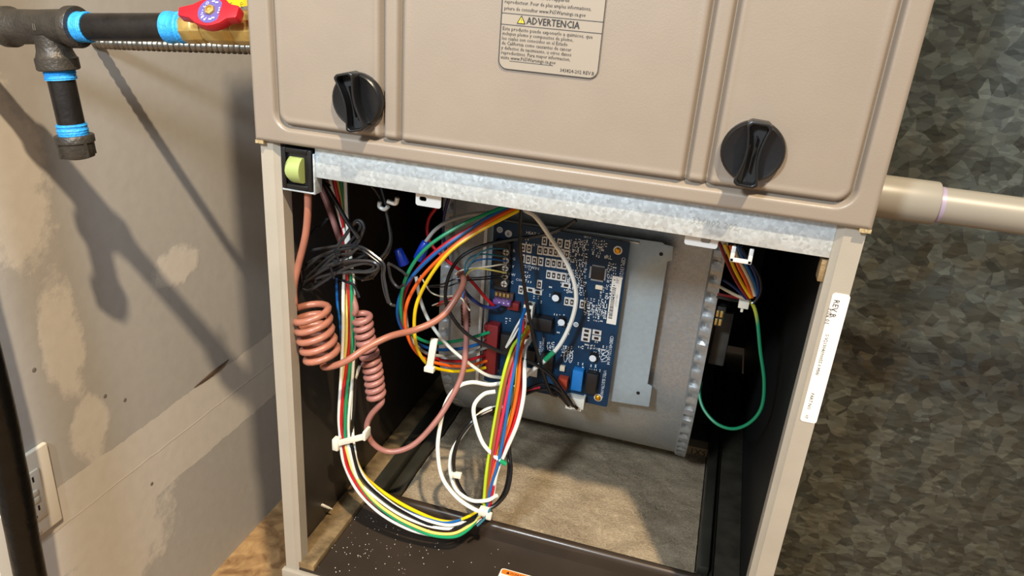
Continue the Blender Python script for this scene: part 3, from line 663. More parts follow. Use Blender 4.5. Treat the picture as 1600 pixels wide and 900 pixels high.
c = at(833, 582, .006); MB().box(c.x-.009, c.x+.0045, YB-.0068, YB-.006, c.z-.0045, c.z+.0045).build('white_sticker', M['sticker'], cb)
# barcode sticker and silkscreen lettering
a, b = at(965, 432), at(959, 507); bs = MB().box(a.x-.0048, a.x+.0048, YB-.0004, YB, b.z, a.z).build('barcode_sticker', M['sticker'], cb)
z = a.z-.012
while z > b.z+.006:
    t_ = random.uniform(.0003, .001); MB().box(a.x-.0036, a.x+.0002, YB-.0006, YB-.0003, z-t_, z).build('bar', M['ink'], bs); z -= t_+random.uniform(.0004, .001)
text('-01', .0045, (a.x-.001, YB-.0006, a.z-.0015), M['ink'], bs, PI/2); text('CEPL131217', .0026, (a.x+.0012, YB-.0006, a.z-.018), M['faint'], bs, PI/2)
c = at(972, 401); text('CEPL131217', .0052, (c.x, YB-.0003, c.z), M['silk'], cb, PI/2, sx=.85)
c = at(954, 524); text('CEBD431231-04 04', .0048, (c.x, YB-.0003, c.z), M['silk'], cb, PI/2, sx=.85)
c = at(941, 578); text('UTEC ELECTRONICS', .0044, (c.x+.0015, YB-.0003, c.z), M['silk'], cb, PI/2, sx=.8)
c = at(822, 362); text('HEAT OFF', .0042, (c.x, YB-.0003, c.z-.002), M['silk'], cb)
c = at(816, 416); text('ST/TWIN', .0044, (c.x, YB-.0003, c.z-.001), M['silk'], cb); c = at(806, 438); text('COMM', .0036, (c.x, YB-.0003, c.z), M['silk'], cb)
c = at(912, 371); text('SEC-1', .003, (c.x, YB-.0003, c.z), M['silk'], cb); c = at(946, 404); text('RL', .006, (c.x, YB-.0003, c.z), M['silk'], cb)
c = at(843, 533); text('HUM EAC', .0036, (c.x, YB-.0003, c.z), M['silk'], cb, PI/2); c = at(848, 527); text('24VAC COM', .0034, (c.x, YB-.0003, c.z), M['silk'], cb, PI/2)
for q in ((945, 551), (944, 560)):
    c = at(*q); pts = [Vector((c.x+.0035*math.cos(a), YB-.0002, c.z+.0035*math.sin(a))) for a in [2*PI*i/20 for i in range(20)]]; MB().tube(pts, .0003, 4, closed=True).build('approval_mark', M['silk'], cb)
    MB().obb((c.x, YB-.0002, c.z), (.0023, 0, .0023), (0, .0002, 0), (-.0002, 0, .0002)).build('approval_stroke', M['silk'], cb)
for q in ((884, 557), (892, 558)):
    c = at(*q); pts = [Vector((c.x+.0018*math.cos(a), YB-.0002, c.z+.0065*math.sin(a))) for a in [2*PI*i/18 for i in range(18)]]; MB().tube(pts, .0004, 4, closed=True).build('slot_outline', M['silk'], cb)

# ------------------------------------------------------------------ wiring
def harness(name, label, q, Y): return thing(name, label, 'wiring', U(*q, Y))
# 1. rainbow loop into the red connector
h1 = harness('wire_harness', 'looping rainbow wires clipped together and plugged into the red connector', (690, 560), .12)
Y1 = [.115, .09, .075, .08, .10, .135, .163]
wire('c6', [(520, 20), (385, 72), (250, 130), (120, 215), (45, 315), (15, 430), (30, 520), (80, 570), (150, 590), (260, 577), (362, 548)], Y1, 'green', h1, .0017, label='green wire')
wire('c6', [(530, 25), (400, 76), (270, 155), (140, 250), (40, 355), (5, 440), (12, 515), (60, 578), (140, 613), (240, 613), (345, 588)], [y+.003 for y in Y1], 'blue', h1, .0017, label='blue wire')
wire('c6', [(540, 20), (415, 76), (290, 140), (160, 225), (65, 325), (22, 430), (25, 520), (75, 600), (160, 652), (260, 660), (352, 635)], [y+.005 for y in Y1], 'red', h1, .0017, label='red wire')
wire('c6', [(550, 25), (420, 86), (300, 155), (180, 248), (85, 350), (35, 455), (42, 560), (92, 640), (180, 674), (270, 680), (352, 660)], Y1, 'orange', h1, .0017, label='orange wire')
wire('c6', [(540, 40), (430, 95), (300, 165), (205, 235), (130, 330), (80, 430), (68, 520), (80, 610), (118, 670), (180, 695), (260, 700), (348, 686)], [y-.002 for y in Y1], 'yellow', h1, .0017, label='yellow wire')
wire('c6', [(35, 470), (50, 560), (100, 620), (170, 640), (260, 635), (358, 605)], [.1, .1, .13, .163], 'gray', h1, .0016, label='grey wire')
a, b = U(679, 529, .098), U(671, 577, .098)
MB().obb((a+b)/2, (.0035, 0, 0), (0, .0016, 0), (b-a)/2).build('wire_clip', M['nylon'], h1, bevel=.0007)
bb = b+Vector((.001, -.002, .0015)); MB().obb(bb, (.005, 0, 0), (0, .003, 0), (0, 0, .0026)).build('clip_latch', M['nylon'], h1, bevel=.0006)

# 2. harness falling inside the left wall, round the floor and back up to the white connector
h2 = harness('wire_harness', 'long multicoloured harness hanging down the left wall and looping along the base pan', (600, 800), .06)
def joinwire(segs, m_, label, r=.0016):
    pts = []
    for crop, q, Y in segs: pts += path(crop, q, Y)
    o = MB().tube(spline(pts, 7), r, 8).build('wire', M[m_], h2, True); o['label'] = label
top = .06; mid = .055; low = .05
joinwire([('u', [(400, 250), (405, 300), (450, 470), (490, 640)], top), ('l', [(362, 60), (360, 300), (350, 500), (340, 680), (345, 770)], mid), ('b', [(388, 190), (410, 300), (480, 440), (600, 560), (740, 640), (860, 676), (960, 684), (1060, 655), (1150, 585)], [low, low, .055, .065, .085])], 'white', 'outermost white wire')
joinwire([('u', [(425, 255), (428, 300), (462, 480), (480, 640)], top), ('l', [(385, 60), (398, 220), (390, 350), (362, 560), (352, 700), (358, 790)], mid), ('b', [(408, 190), (430, 320), (520, 460), (640, 560), (740, 622), (840, 664), (930, 676), (1040, 640), (1150, 580)], [low, low, .055, .065, .085])], 'red', 'red wire')
joinwire([('u', [(438, 258), (442, 300), (470, 430), (490, 640)], top+.004), ('l', [(378, 60), (376, 330), (362, 450), (366, 650), (366, 790)], mid+.004), ('b', [(418, 200), (460, 340), (560, 482), (680, 575), (800, 635), (900, 668), (1000, 670), (1080, 630), (1145, 575)], [low, low, .055, .065, .085])], 'ltyellow', 'pale yellow wire')
joinwire([('u', [(458, 260), (463, 300), (480, 430), (500, 640)], top+.004), ('l', [(400, 60), (405, 330), (392, 450), (376, 600), (370, 740), (372, 800)], mid), ('b', [(424, 200), (450, 330), (540, 470), (660, 575), (780, 640), (890, 682), (1005, 688), (1080, 648), (1140, 578)], [low+.004, low, .055, .062, .085])], 'green', 'green wire')
joinwire([('u', [(475, 262), (482, 300), (490, 470), (505, 640)], top), ('l', [(412, 60), (415, 280), (405, 500), (386, 700), (388, 790)], mid+.003), ('b', [(432, 200), (480, 375), (560, 460), (700, 562), (840, 622), (960, 645), (1060, 632), (1150, 575)], [low, low, .058, .068, .088])], 'white', 'middle white wire')
joinwire([('l', [(440, 440), (412, 540), (405, 680), (408, 770)], mid+.006), ('b', [(462, 200), (485, 310), (560, 420), (700, 530), (830, 590), (960, 625), (1050, 610), (1150, 565)], [low+.006, low+.004, .06, .07, .088])], 'white', 'inner white wire')
joinwire([('u', [(490, 265), (495, 300), (500, 470), (500, 640)], top+.008), ('l', [(420, 60), (425, 330), (415, 600), (404, 740), (405, 800)], mid+.006), ('b', [(450, 200), (500, 365), (640, 500), (800, 592), (960, 652), (1080, 612), (1150, 570)], [low+.004, low, .06, .07, .088])], 'blackwire', 'black wire', .0018)
joinwire([('l', [(345, 30), (348, 330), (352, 500), (376, 740)], mid+.01), ('b', [(445, 220), (490, 345), (620, 470), (780, 570), (950, 632), (1070, 600), (1140, 560)], [low+.006, .06, .072, .088])], 'blackwire', 'second black wire', .0018)
joinwire([('l', [(330, 10), (334, 130), (348, 235), (360, 430), (385, 740)], [mid+.01, mid+.008]), ('b', [(450, 210), (520, 385), (640, 485), (760, 556), (860, 592), (960, 612), (1060, 590), (1135, 555)], [low+.008, .062, .075, .09])], 'blue', 'blue wire')
joinwire([('l', [(372, 120), (374, 330), (380, 500), (392, 740)], mid+.01), ('b', [(455, 210), (500, 335), (580, 418), (700, 500), (820, 562), (920, 600), (1010, 606), (1100, 570), (1135, 548)], [low+.01, .064, .078, .09])], 'yellow', 'yellow wire', .0019)
# nylon clip holding it to the wall
c0, c1 = U(526, 693, .047), U(569, 682, .044)
MB().obb((c0+c1)/2, (c1-c0)/2, (0, .0012, 0), (0, 0, .0035)).build('wire_clip', M['nylon'], h2, bevel=.0008)
MB().obb(c0, (.0032, 0, 0), (0, .004, 0), (0, 0, .0065)).build('clip_latch', M['nylon'], h2, bevel=.001)
MB().obb(c1+Vector((.0005, .004, .001)), (.0016, 0, 0), (0, .006, 0), (0, 0, .005)).build('clip_latch', M['nylon'], h2, bevel=.0008)
# upward leg to the white connector
Y2 = [.158, .125, .105, .09, .088]
up = (('lime', [(590, -130), (560, -110), (525, -70), (502, -20), (470, 90), (430, 300), (405, 450), (385, 580), (375, 700), (375, 760)], 'lime green wire'),
      ('brown', [(595, -110), (560, -90), (530, -40), (512, 10), (480, 120), (445, 300), (420, 450), (400, 590), (385, 760)], 'brown wire'),
      ('crimson', [(590, -150), (555, -120), (535, -50), (520, 30), (495, 150), (465, 300), (430, 470), (405, 600), (380, 760)], 'crimson wire'),
      ('blue', [(580, -250), (560, -180), (545, -60), (525, 60), (500, 200), (470, 400), (440, 540), (410, 640), (388, 760)], 'blue rising wire'),
      ('orange', [(600, -140), (570, -90), (555, 0), (540, 160), (505, 320), (460, 450), (425, 560), (398, 680), (385, 760)], 'orange wire'),
      ('yellow', [(595, -160), (565, -100), (548, 0), (530, 200), (495, 330), (450, 460), (415, 570), (390, 700), (380, 760)], 'yellow rising wire'),
      ('red', [(570, -200), (566, 0), (555, 180), (525, 320), (480, 450), (440, 570), (412, 700), (392, 760)], 'red rising wire'),
      ('white', [(600, -90), (578, -40), (577, 60), (572, 190), (540, 330), (480, 470), (440, 565), (422, 660), (418, 710)], 'white rising wire'))
for i, (m_, q, l) in enumerate(up): wire('m', q, [y+.0016*(i % 3-1) for y in Y2], m_, h2, .0017 if m_ not in ('yellow', 'white') else .0021, label=l)
for q in ([(415, 20), (390, 60), (330, 160), (285, 250), (255, 310)], [(400, 90), (350, 160), (310, 240), (255, 315)]): wire('c8', q, [.160, .150, .155], 'white', h2, .0011)
for cc, sz in ((U(757, 799, .078), (.0055, .0045, .0035)), (U(764, 806, .074), (.003, .003, .0035))):
    MB().obb(cc, (sz[0], 0, 0), (0, sz[1], 0), (0, 0, sz[2])).build('cable_tie', M['nylon'], h2, bevel=.0012)
wire('m', [(405, 755), (380, 800), (340, 840)], [.076, .07], 'teal', h2, .0012)
# 3. spare white and black loops
def loose(name, label, crop, q, Y, m_, r=.0017, cat='wire', group=None):
    o = wire(crop, q, Y, m_, None, r, name); return tag(o, label, cat, group)
loose('white_wire', 'large white wire loop bulging left of the rising harness', 'm', [(470, 122), (400, 132), (310, 120), (235, 148), (180, 230), (150, 360), (142, 470), (165, 600), (240, 700), (330, 760), (390, 778)], [.135, .115, .1, .088, .08, .076], 'white', .0021)
o = loose('white_wire', 'short white wire curling behind the harness with bare tan end', 'm', [(430, 166), (372, 180), (325, 235), (328, 310), (365, 420), (420, 485), (465, 518)], [.11, .1, .092, .09], 'white', .0021)
q = U(640+466/3.2125, 560+520/3.2125, .089); MB().lathe(q, (1, .2, -.6), [(-.003, .0024), (.004, .0024)], 10).build('green_end', M['green'], o, True)
loose('white_wire', 'inner white wire loop strapped to black wire by small tie', 'm', [(465, 243), (390, 255), (330, 300), (260, 390), (212, 470), (205, 570), (235, 660), (310, 712), (390, 712), (438, 688)], [.13, .112, .1, .09, .085, .083], 'white', .002)
loose('black_wire', 'black wire loop hanging behind the rising harness', 'm', [(500, 250), (488, 440), (500, 540), (480, 660), (430, 735), (370, 742), (290, 700), (232, 600), (222, 500), (250, 400), (310, 320), (360, 285), (440, 248)], [.13, .105, .096, .092, .09, .09, .1, .12], 'blackwire', .002)
loose('black_wire', 'second black wire running down beside the rising harness', 'm', [(515, 240), (500, 440), (508, 560), (490, 665), (440, 730), (395, 755)], [.132, .108, .098, .09, .085], 'blackwire', .002)
q = U(713, 742, .088); tie = MB().obb(q, (.0055, 0, .0005), (0, .0025, 0), (0, 0, .0028)).obb(q-Vector((.004, 0, 0)), (.0016, 0, 0), (0, .0045, 0), (0, 0, .0025)).build('cable_tie', M['nylon'], None, bevel=.0007)
tag(tie, 'small white cable tie on the black and white loops', 'cable tie')
loose('white_wire', 'white wire curving down left of the board behind yellow wire', 'c6', [(75, 330), (92, 420), (130, 510), (200, 600), (280, 668), (350, 714), (410, 726)], [.12, .115, .118, .13, .15], 'white', .0018)
ow = loose('white_wire', 'white wire with green sleeve arching across the circuit board', 'c6', [(500, 70), (545, 100), (605, 185), (670, 290), (700, 390), (690, 480), (650, 575), (600, 640), (520, 705), (462, 762)], [.1, .125, .14, .15, .15, .15, .14], 'white', .0022)
a, b = path('c6', [(612, 626), (580, 656)], .147); MB().tube([a, (a+b)/2+Vector((0, -.0001, 0)), b], .0027, 10).build('green_sleeve', M['green'], ow, True)
loose('black_wire', 'black wire dropping straight down across the circuit board', 'c6', [(487, 60), (482, 130), (482, 220), (500, 380), (530, 550), (570, 700), (600, 782), (625, 797)], [.1, .13, .14, .145, .15], 'blackwire', .0019)
loose('black_wire', 'black wire arching in a big loop over the board corner', 'c6', [(700, 110), (640, 145), (560, 170), (450, 185), (330, 212), (245, 260), (203, 330), (190, 410), (212, 480), (280, 560), (400, 622), (530, 668), (600, 715), (650, 780), (690, 838)], [.14, .145, .14, .125, .12, .12, .13, .145, .152], 'blackwire', .0018)
loose('black_wire', 'black white-striped wire bending into the bottom white plug', 'c6', [(470, 790), (520, 765), (570, 750), (620, 765), (665, 810), (705, 846)], [.15, .158, .155, .16], 'blackwire', .0018)
loose('black_wire', 'lower black wire bending into the bottom white plug', 'c6', [(480, 800), (540, 775), (600, 772), (640, 800), (672, 835)], [.152, .158, .156, .162], 'blackwire', .0018)
loose('red_wire', 'short red wire end under the rising harness', 'c6', [(500, 778), (530, 768), (560, 762)], .156, 'crimson', .0015)
loose('gray_wire', 'grey wire arching from the blue wire nut to the rail', 'c6', [(112, 195), (150, 148), (200, 115), (280, 90), (370, 80), (470, 70)], [.1, .105, .11, .12], 'gray', .0018)
loose('red_wire', 'red wire crossing from the dark interior to the fuse', 'j', [(262, -60), (235, 20), (170, 120), (155, 240), (200, 360), (330, 490), (460, 590), (560, 690), (660, 810), (740, 890)], [.15, .15, .145, .14, .15, .16], 'red', .0017)
loose('blue_wire', 'dark blue wire hanging behind the grey wire', 'j', [(345, -60), (310, 60), (295, 170), (300, 300), (340, 500)], .165, 'navy', .0017)
loose('blue_wire', 'dark blue wire sweeping to the purple fuse', 'j', [(430, 640), (475, 740), (540, 820), (640, 890), (740, 905), (800, 880)], [.14, .15, .16], 'navy', .0017)
tw = thing('thermostat_wires', 'thin coloured strands fanning from the brown cable into the terminal strip', 'wiring', U(735, 425, .14))
for m_, q in (('teal', [(490, 640), (510, 560), (600, 440), (700, 390), (800, 385), (850, 390)]), ('teal', [(488, 620), (490, 530), (540, 460), (640, 435), (760, 445), (850, 455)]), ('blue', [(470, 820), (490, 650), (540, 520), (640, 480), (760, 482), (850, 500)]),
              ('cream', [(400, 610), (460, 575), (560, 555), (680, 545), (790, 528), (850, 520)]), ('ltyellow', [(485, 640), (520, 590), (580, 562), (660, 565), (760, 582), (850, 600)]), ('blackwire', [(150, 715), (280, 700), (420, 650), (600, 640), (720, 628), (850, 610)]), ('blackwire', [(0, 780), (160, 725), (320, 720), (480, 670), (650, 655), (850, 640)])):
    wire('j', q, [.128, .13, .14, .163], m_, tw, .0008, 'strand')
for m_, q in (('cream', [(200, 885), (300, 850), (380, 830), (450, 820), (490, 870), (530, 930)]), ('red', [(220, 880), (320, 840), (400, 815), (440, 820)]), ('cream', [(95, 620), (140, 700), (190, 770), (280, 805), (380, 800)]), ('copper', [(240, 890), (330, 860), (420, 830)])):
    wire('j', q, [.125, .12], m_, tw, .0008, 'strand')
# wire nuts
for q0, q1, Y, l in (((666, 378), (654, 405), .099, 'blue wire nut on the grey wire end'), ((622, 389), (632, 414), .12, 'blue wire nut hanging alone in the dark interior')):
    a, b = U(*q0, Y), U(*q1, Y); d_ = (b-a); ln = d_.length
    k = MB().lathe(a, d_, [(0, .0034), (.001, .0042), (ln*.5, .005), (ln*.95, .0056), (ln, .005)], 8).build('wire_nut', M['wnut'], None, True); tag(k, l, 'wire nut')
# 4. coiled cables
def coil(name, label, m_, before, Y0, c0, c1, rad, turns, after, Y1_, r, squash=.42):
    a, b = Vector(c0), Vector(c1); ax = (b-a).normalized(); u = (Vector((1, 0, 0))-ax*ax.x).normalized(); v = ax.cross(u)
    pts = list(spline(before, 8)); n = int(turns*18)
    hel = []
    for i in range(n+1):
        t = i/n; an = PI+2*PI*turns*t
        rr = rad*(1+.10*math.sin(7*t*turns)); hel.append(a+(b-a)*t+u*math.cos(an)*rr+v*math.sin(an)*rr)
    pts = spline([*before, hel[0]], 8)[:-1]+hel+spline([hel[-1], *after], 8)[1:]
    # light smoothing so the joins do not kink
    for _ in range(3): pts = [pts[0]]+[(pts[i-1]+pts[i]*2+pts[i+1])/4 for i in range(1, len(pts)-1)]+[pts[-1]]
    o = MB().tube(pts, r, 10).build(name, M[m_], None, True); return tag(o, label, 'cable')
bf = path('p', [(481, 296), (481, 330), (477, 370), (466, 415), (459, 450), (460, 474)], [.012, .014, .018, .016])
af = path('p', [(505, 574), (540, 565), (570, 545), (610, 525), (650, 515), (690, 495), (716, 460), (725, 438), (718, 428)], [.02, .02, .04, .07, .09, .11, .125])
coil('coiled_cable', 'orange-brown thermostat cable in a wide coil at the left post', 'cableA', bf, 0, U(484, 482, .022), U(506, 560, .022), .0165, 5.2, af, 0, .0031)
bf = path('p', [(500, 292), (512, 320), (528, 365), (545, 420), (551, 460), (556, 482)], [.07, .065, .06, .055])
af = path('p', [(597, 628), (580, 648), (573, 668), (582, 692), (608, 706), (645, 696), (680, 660), (705, 622), (722, 585), (728, 545), (728, 500), (726, 470), (722, 452)], [.055, .055, .06, .075, .10, .12, .13, .135])
cb2 = coil('coiled_cable', 'pinkish-brown thermostat cable in a long tight coil further inside', 'cableB', bf, 0, U(565, 492, .055), U(590, 622, .055), .0078, 12.2, af, 0, .0029)
pts = []; a, b = U(727, 478, .133), U(728, 508, .134)
for i in range(60):
    t = i/59; an = t*2*PI*6; pts.append(a+(b-a)*t+Vector((math.cos(an)*.0042, math.sin(an)*.0042, 0)))
MB().tube(pts, .0008, 6).build('strand_wrap', M['blackwire'], cb2, True)
MB().tube([p+Vector((0, 0, .0016)) for p in pts], .0007, 6).build('strand_wrap', M['copper'], cb2, True)
# 5. tied tangle of thin black wire
tg = thing('wire_bundle', 'tangled bundle of thin black wires hung in front of harness', 'wiring', U(540, 410, .04))
loops = [[(200, 500), (320, 480), (430, 465), (560, 475), (660, 540), (720, 600), (720, 680), (735, 770), (760, 870), (800, 890)],
         [(210, 500), (330, 490), (440, 478), (550, 490), (640, 550), (705, 610), (708, 690), (722, 780), (750, 870)],
         [(160, 600), (260, 545), (360, 505), (450, 490), (520, 470), (560, 400), (580, 340), (560, 295), (520, 295), (470, 360), (400, 460), (370, 500)],
         [(150, 640), (250, 560), (350, 515), (470, 480), (540, 420), (565, 350), (545, 305), (510, 320), (450, 390), (390, 470)],
         [(130, 700), (230, 640), (330, 550), (420, 500), (480, 440), (530, 380), (555, 330), (530, 300), (495, 330), (430, 430), (390, 500)],
         [(120, 740), (200, 700), (330, 620), (450, 580), (560, 572), (640, 580), (680, 610), (660, 640), (590, 655), (480, 650), (360, 665), (240, 700)],
         [(150, 735), (260, 680), (380, 625), (500, 590), (600, 575), (670, 600), (665, 635), (600, 650), (500, 640), (400, 650), (300, 690), (210, 770), (110, 770)],
         [(110, 765), (200, 780), (300, 720), (400, 650), (500, 610), (600, 590), (650, 610), (620, 640), (520, 655), (420, 660)],
         [(40, 620), (70, 680), (130, 720), (220, 690), (300, 610), (380, 540), (480, 520), (540, 480)],
         [(60, 600), (50, 680), (120, 700), (250, 600), (330, 540), (440, 520), (580, 520), (600, 545), (540, 580), (430, 560), (390, 520)],
         [(260, 700), (350, 640), (450, 600), (560, 590), (640, 600), (690, 560), (740, 500), (765, 420), (750, 300), (735, 220)],
         [(330, 690), (430, 660), (560, 700), (650, 660), (700, 580), (755, 500), (770, 400), (745, 280), (730, 200)],
         [(140, 660), (240, 650), (340, 600), (470, 540), (520, 500)], [(220, 560), (330, 560), (420, 580), (520, 560), (590, 530)],
         [(210, 380), (240, 345), (290, 320), (320, 280)], [(560, 710), (640, 690), (690, 620)],
         [(750, 590), (790, 610), (850, 650), (880, 680)], [(750, 600), (770, 700), (820, 760), (860, 740)],
         [(400, 700), (440, 715), (500, 740), (530, 790), (545, 830)], [(320, 620), (350, 660), (370, 695)], [(600, 665), (620, 680), (640, 700)]]
for i, q in enumerate(loops):
    yy = .035+.018*random.random() if i < 9 else .04+.03*random.random()
    wire('k', q, [yy, yy+.012*random.uniform(-1, 1), yy], 'thinblack', tg, .0013, n=6, seg=6)
wire('k', [(250, 10), (300, 30), (370, 140), (450, 280), (545, 420)], [.045, .04, .035], 'blackwire', tg, .002)
wire('k', [(240, -20), (290, 20), (330, 60)], .05, 'blackwire', tg, .003)
wire('k', [(630, 50), (660, 80), (715, 170)], [.05, .055], 'blackwire', tg, .0012); wire('k', [(700, 60), (720, 130), (735, 180)], .055, 'blackwire', tg, .002)
for c_, l_ in (((385, 540), 24), ((350, 655), 22)):
    a, b = path('k', [(c_[0]-8, c_[1]-45), (c_[0]+18, c_[1]+45)], .033); MB().tube([a, (a+b)/2, b], .0012, 6).build('twist_tie', M['gray'] if 0 else M['blackwire'], tg, True)
q = path('k', [(690, 160), (690, 195), (725, 212), (750, 190)], .049); MB().tube(spline(q, 6), .0018, 8).build('hook_clip', M['gray'], tg, True)
q = path('k', [(745, 155), (800, 170), (815, 130)], .05); MB().tube(spline(q, 6), .002, 8).build('hook_clip', M['silver'], tg, True)
# 6. bundle by the right rim
h6 = harness('wire_harness', 'short tied bundle of wires entering the blower past the right rim', (1165, 440), .15)
for m_, q in (('dkred', [(440, 60), (470, 130), (540, 300), (640, 500), (760, 670)]), ('yellow', [(500, 80), (535, 160), (600, 330), (680, 490), (780, 660)]), ('orange', [(560, 90), (600, 200), (660, 340), (730, 480), (800, 660)]),
              ('cream', [(600, 90), (640, 220), (720, 370), (790, 520), (825, 640)]), ('blue', [(640, 100), (690, 220), (770, 380), (830, 520), (850, 620)]), ('navy', [(660, 110), (760, 260), (840, 420), (870, 560), (850, 650)]), ('blackwire', [(680, 110), (800, 290), (885, 440), (895, 590), (830, 700), (760, 720)]),
              ('navy', [(760, 690), (650, 580), (560, 510), (490, 470)]), ('cream', [(770, 690), (640, 640), (540, 590), (450, 540)]), ('dkred', [(760, 700), (640, 660), (520, 640), (430, 620)]), ('blackwire', [(770, 710), (620, 690), (500, 665), (420, 650)])):
    wire('r', q, .15 if q[0][1] < 300 else [.155, .20], m_, h6, .0016)
q = U(1162, 475, .146); MB().obb(q, (.0045, 0, 0), (0, .003, 0), (0, 0, .0035)).obb(q+Vector((-.0005, 0, -.005)), (.0012, 0, 0), (0, .001, 0), (0, 0, .003)).build('cable_tie', M['nylon'], h6, bevel=.0005)
a = U(1158, 402, .012); MB().box(a.x-.0075, a.x+.0075, .009, .0115, a.z-.0035, a.z-.0005).box(a.x-.0075, a.x-.0045, .009, .0115, a.z-.0035, a.z+.008).box(a.x+.0045, a.x+.0075, .009, .0115, a.z-.0035, a.z+.008).build('hook_tab', M['silver'], cab, bevel=.0006)
loose('ground_wire', 'green and yellow earth wire hanging in a loop by the right wall', 'g', [(560, 330), (590, 340), (608, 400), (620, 520), (635, 640), (625, 740), (580, 800), (515, 825), (450, 805), (400, 750), (382, 690), (390, 640)], [.15, .15, .16, .17, .19, .21], 'earth', .0017)

# ------------------------------------------------------------------ gas line on the left
YG = .032
gp = thing('gas_pipe', 'black iron gas pipe with tee and capped drip leg by the wall', 'pipe', U(80, 130, YG))
A_, B_ = U(5, 42, YG), U(300, 43, YG); dirg = (B_-A_).normalized(); up_ = Vector((-dirg.z, 0, dirg.x))
def along(px): # distance along the pipe for a pixel column
    q = U(px, 42, YG); return A_+dirg*((q-A_).dot(dirg))
tc_ = along(77)
R1 = .0112
MB().tube([Vector((XW, A_.y, A_.z-(A_.x-XW)*dirg.z/dirg.x)), A_, along(30)], R1, 24).build('pipe_run', M['pipe'], gp, True)
MB().tube([along(118), along(200), along(296)], R1, 24).build('pipe_run', M['pipe'], gp, True)
def tapewrap(a, b, r):
    pts = [a+(b-a)*(i/14) for i in range(15)]; rr = [r*(1+random.uniform(-.03, .05)) for _ in pts]; MB().tube(pts, r, 22, radii=rr).build('tape_wrap', M['tape'], gp, True)
tapewrap(along(-8), along(6), R1*1.06); tapewrap(along(117), along(141), R1*1.08); tapewrap(along(263), along(294), R1*1.1)
e0, e1 = along(8), along(124); ln = (e1-e0).length
bandw = .009
tee = MB().lathe(e0, dirg, [(0, R1*1.1), (0, .0165), (.001, .0172), (bandw-.001, .0172), (bandw, .0162), (bandw+.003, .0146), (ln*.5, .0142), (ln-bandw-.003, .0146), (ln-bandw, .0162), (ln-bandw+.001, .0172), (ln-.001, .0172), (ln, .0165), (ln, R1*1.1)], 32)
dn = -up_
leg0 = tc_+dn*.002
tee.lathe(leg0, dn, [(.004, .0140), (.012, .0138), (.0175, .0142), (.0225, .016), (.0235, .0172), (.0325, .0172), (.0335, .0162), (.0335, R1*1.1)], 32)
tee.build('tee_fitting', M['iron'], gp, True)
p_, q_ = leg0+dn*.03, leg0+dn*.092
MB().tube([p_, (p_+q_)/2, q_], R1, 24).build('drip_leg', M['pipe'], gp, True)
tapewrap(leg0+dn*.034, leg0+dn*.0415, R1*1.13); tapewrap(leg0+dn*.080, leg0+dn*.0915, R1*1.12)
cp = MB().lathe(leg0+dn*.090, dn, [(0, R1), (0, .0158), (.001, .0165), (.0065, .0165), (.0075, .0152), (.016, .0148), (.020, .0135), (.0215, .009), (.022, .0005)], 30)
for i in range(4):
    a = PI/4+i*PI/2+.5; u = dirg*math.cos(a)+Vector((0, 1, 0))*math.sin(a); cp.obb(leg0+dn*.1005+u*.0148, u*.0016, u.cross(dn)*.0013, dn*.009)
cp.build('pipe_cap', M['iron'], gp, True)
q = tc_+Vector((0, -.0142, .002)); text('II', .008, (q.x-.003, q.y-.0003, q.z-.004), mat('cast_mark', '6a6459', .5, .3), gp)
# ball valve
bv = thing('ball_valve', 'brass gas ball valve with red wing handle and yellow tag', 'valve', along(340))
v0 = along(293); vl = (along(420)-v0).length
prof = [(0, R1), (0, .0128), (.011, .0128), (.0115, .0122), (.019, .0122), (.0195, .0112), (.021, .0112), (.0215, .0125), (.032, .0132), (.046, .0132), (.048, .0124), (.049, .0136), (.08, .0136), (.08, R1)]
MB().lathe(v0, dirg, prof, 10).build('valve_body', M['brass'], bv, bevel=.0004)
hc = U(334, 22, YG-.024); nrm = Vector((0, -.80, .60)).normalized(); hx = dirg; hz = nrm.cross(hx).normalized()
if hz.z < 0: hz = -hz
MB().tube([along(334), hc], .0045, 14).build('valve_stem', M['brass'], bv, True)
hp = []
outl = [(-.030, .0035), (-.018, .0062), (-.0115, .0098), (-.005, .0118), (0, .0122), (.005, .0118), (.0105, .0098), (.015, .006), (.0225, .0048), (.0235, .003), (.0235, -.004), (.0225, -.0055), (.015, -.0062), (.0105, -.0098), (.005, -.0118), (0, -.0125), (-.005, -.0118), (-.0115, -.0098), (-.018, -.0055), (-.029, -.0035)]
n = len(outl); o = MB()
o.add([hc+hx*x+hz*z+nrm*.004 for x, z in outl]+[hc+hx*x*1.0+hz*z-nrm*.0045 for x, z in outl], [tuple(range(n)), tuple(range(2*n-1, n-1, -1))]+[(i, i+n, (i+1) % n+n, (i+1) % n) for i in range(n)])
hd = o.build('handle', M['redh'], bv, bevel=.0008)
dc = MB().lathe(hc+nrm*.004, nrm, [(0, .0105), (.0004, .0105), (.0005, .0002)], 30).build('handle_disc', M['purple'], hd)
MB().lathe(hc+nrm*.0043, nrm, [(0, .0042), (.0022, .004), (.0026, .0025), (.0014, .0022), (.0014, .0002)], 6).build('handle_nut', M['brass'], hd, True)
b0 = Matrix((hx, hz, nrm)).transposed().to_4x4()
for i, ch_ in enumerate('PROFLO'):
    a = math.radians(250-i*25); p = hc+nrm*.0048+(hx*math.cos(a)+hz*math.sin(a))*.0062
    text(ch_, .0042, p, M['silk'], hd, basis=b0 @ Matrix.Rotation(a-PI/2, 4, 'Z'), align='CENTER')
for a in (85, 60, -75, -55, 0, 15, -15):
    p = hc+nrm*.0047+(hx*math.cos(math.radians(a))+hz*math.sin(math.radians(a)))*.0078; MB().obb(p, hx*(.0012 if abs(a) > 20 else .0005), hz*.0005, nrm*.0002).build('disc_mark', M['silk'], hd)
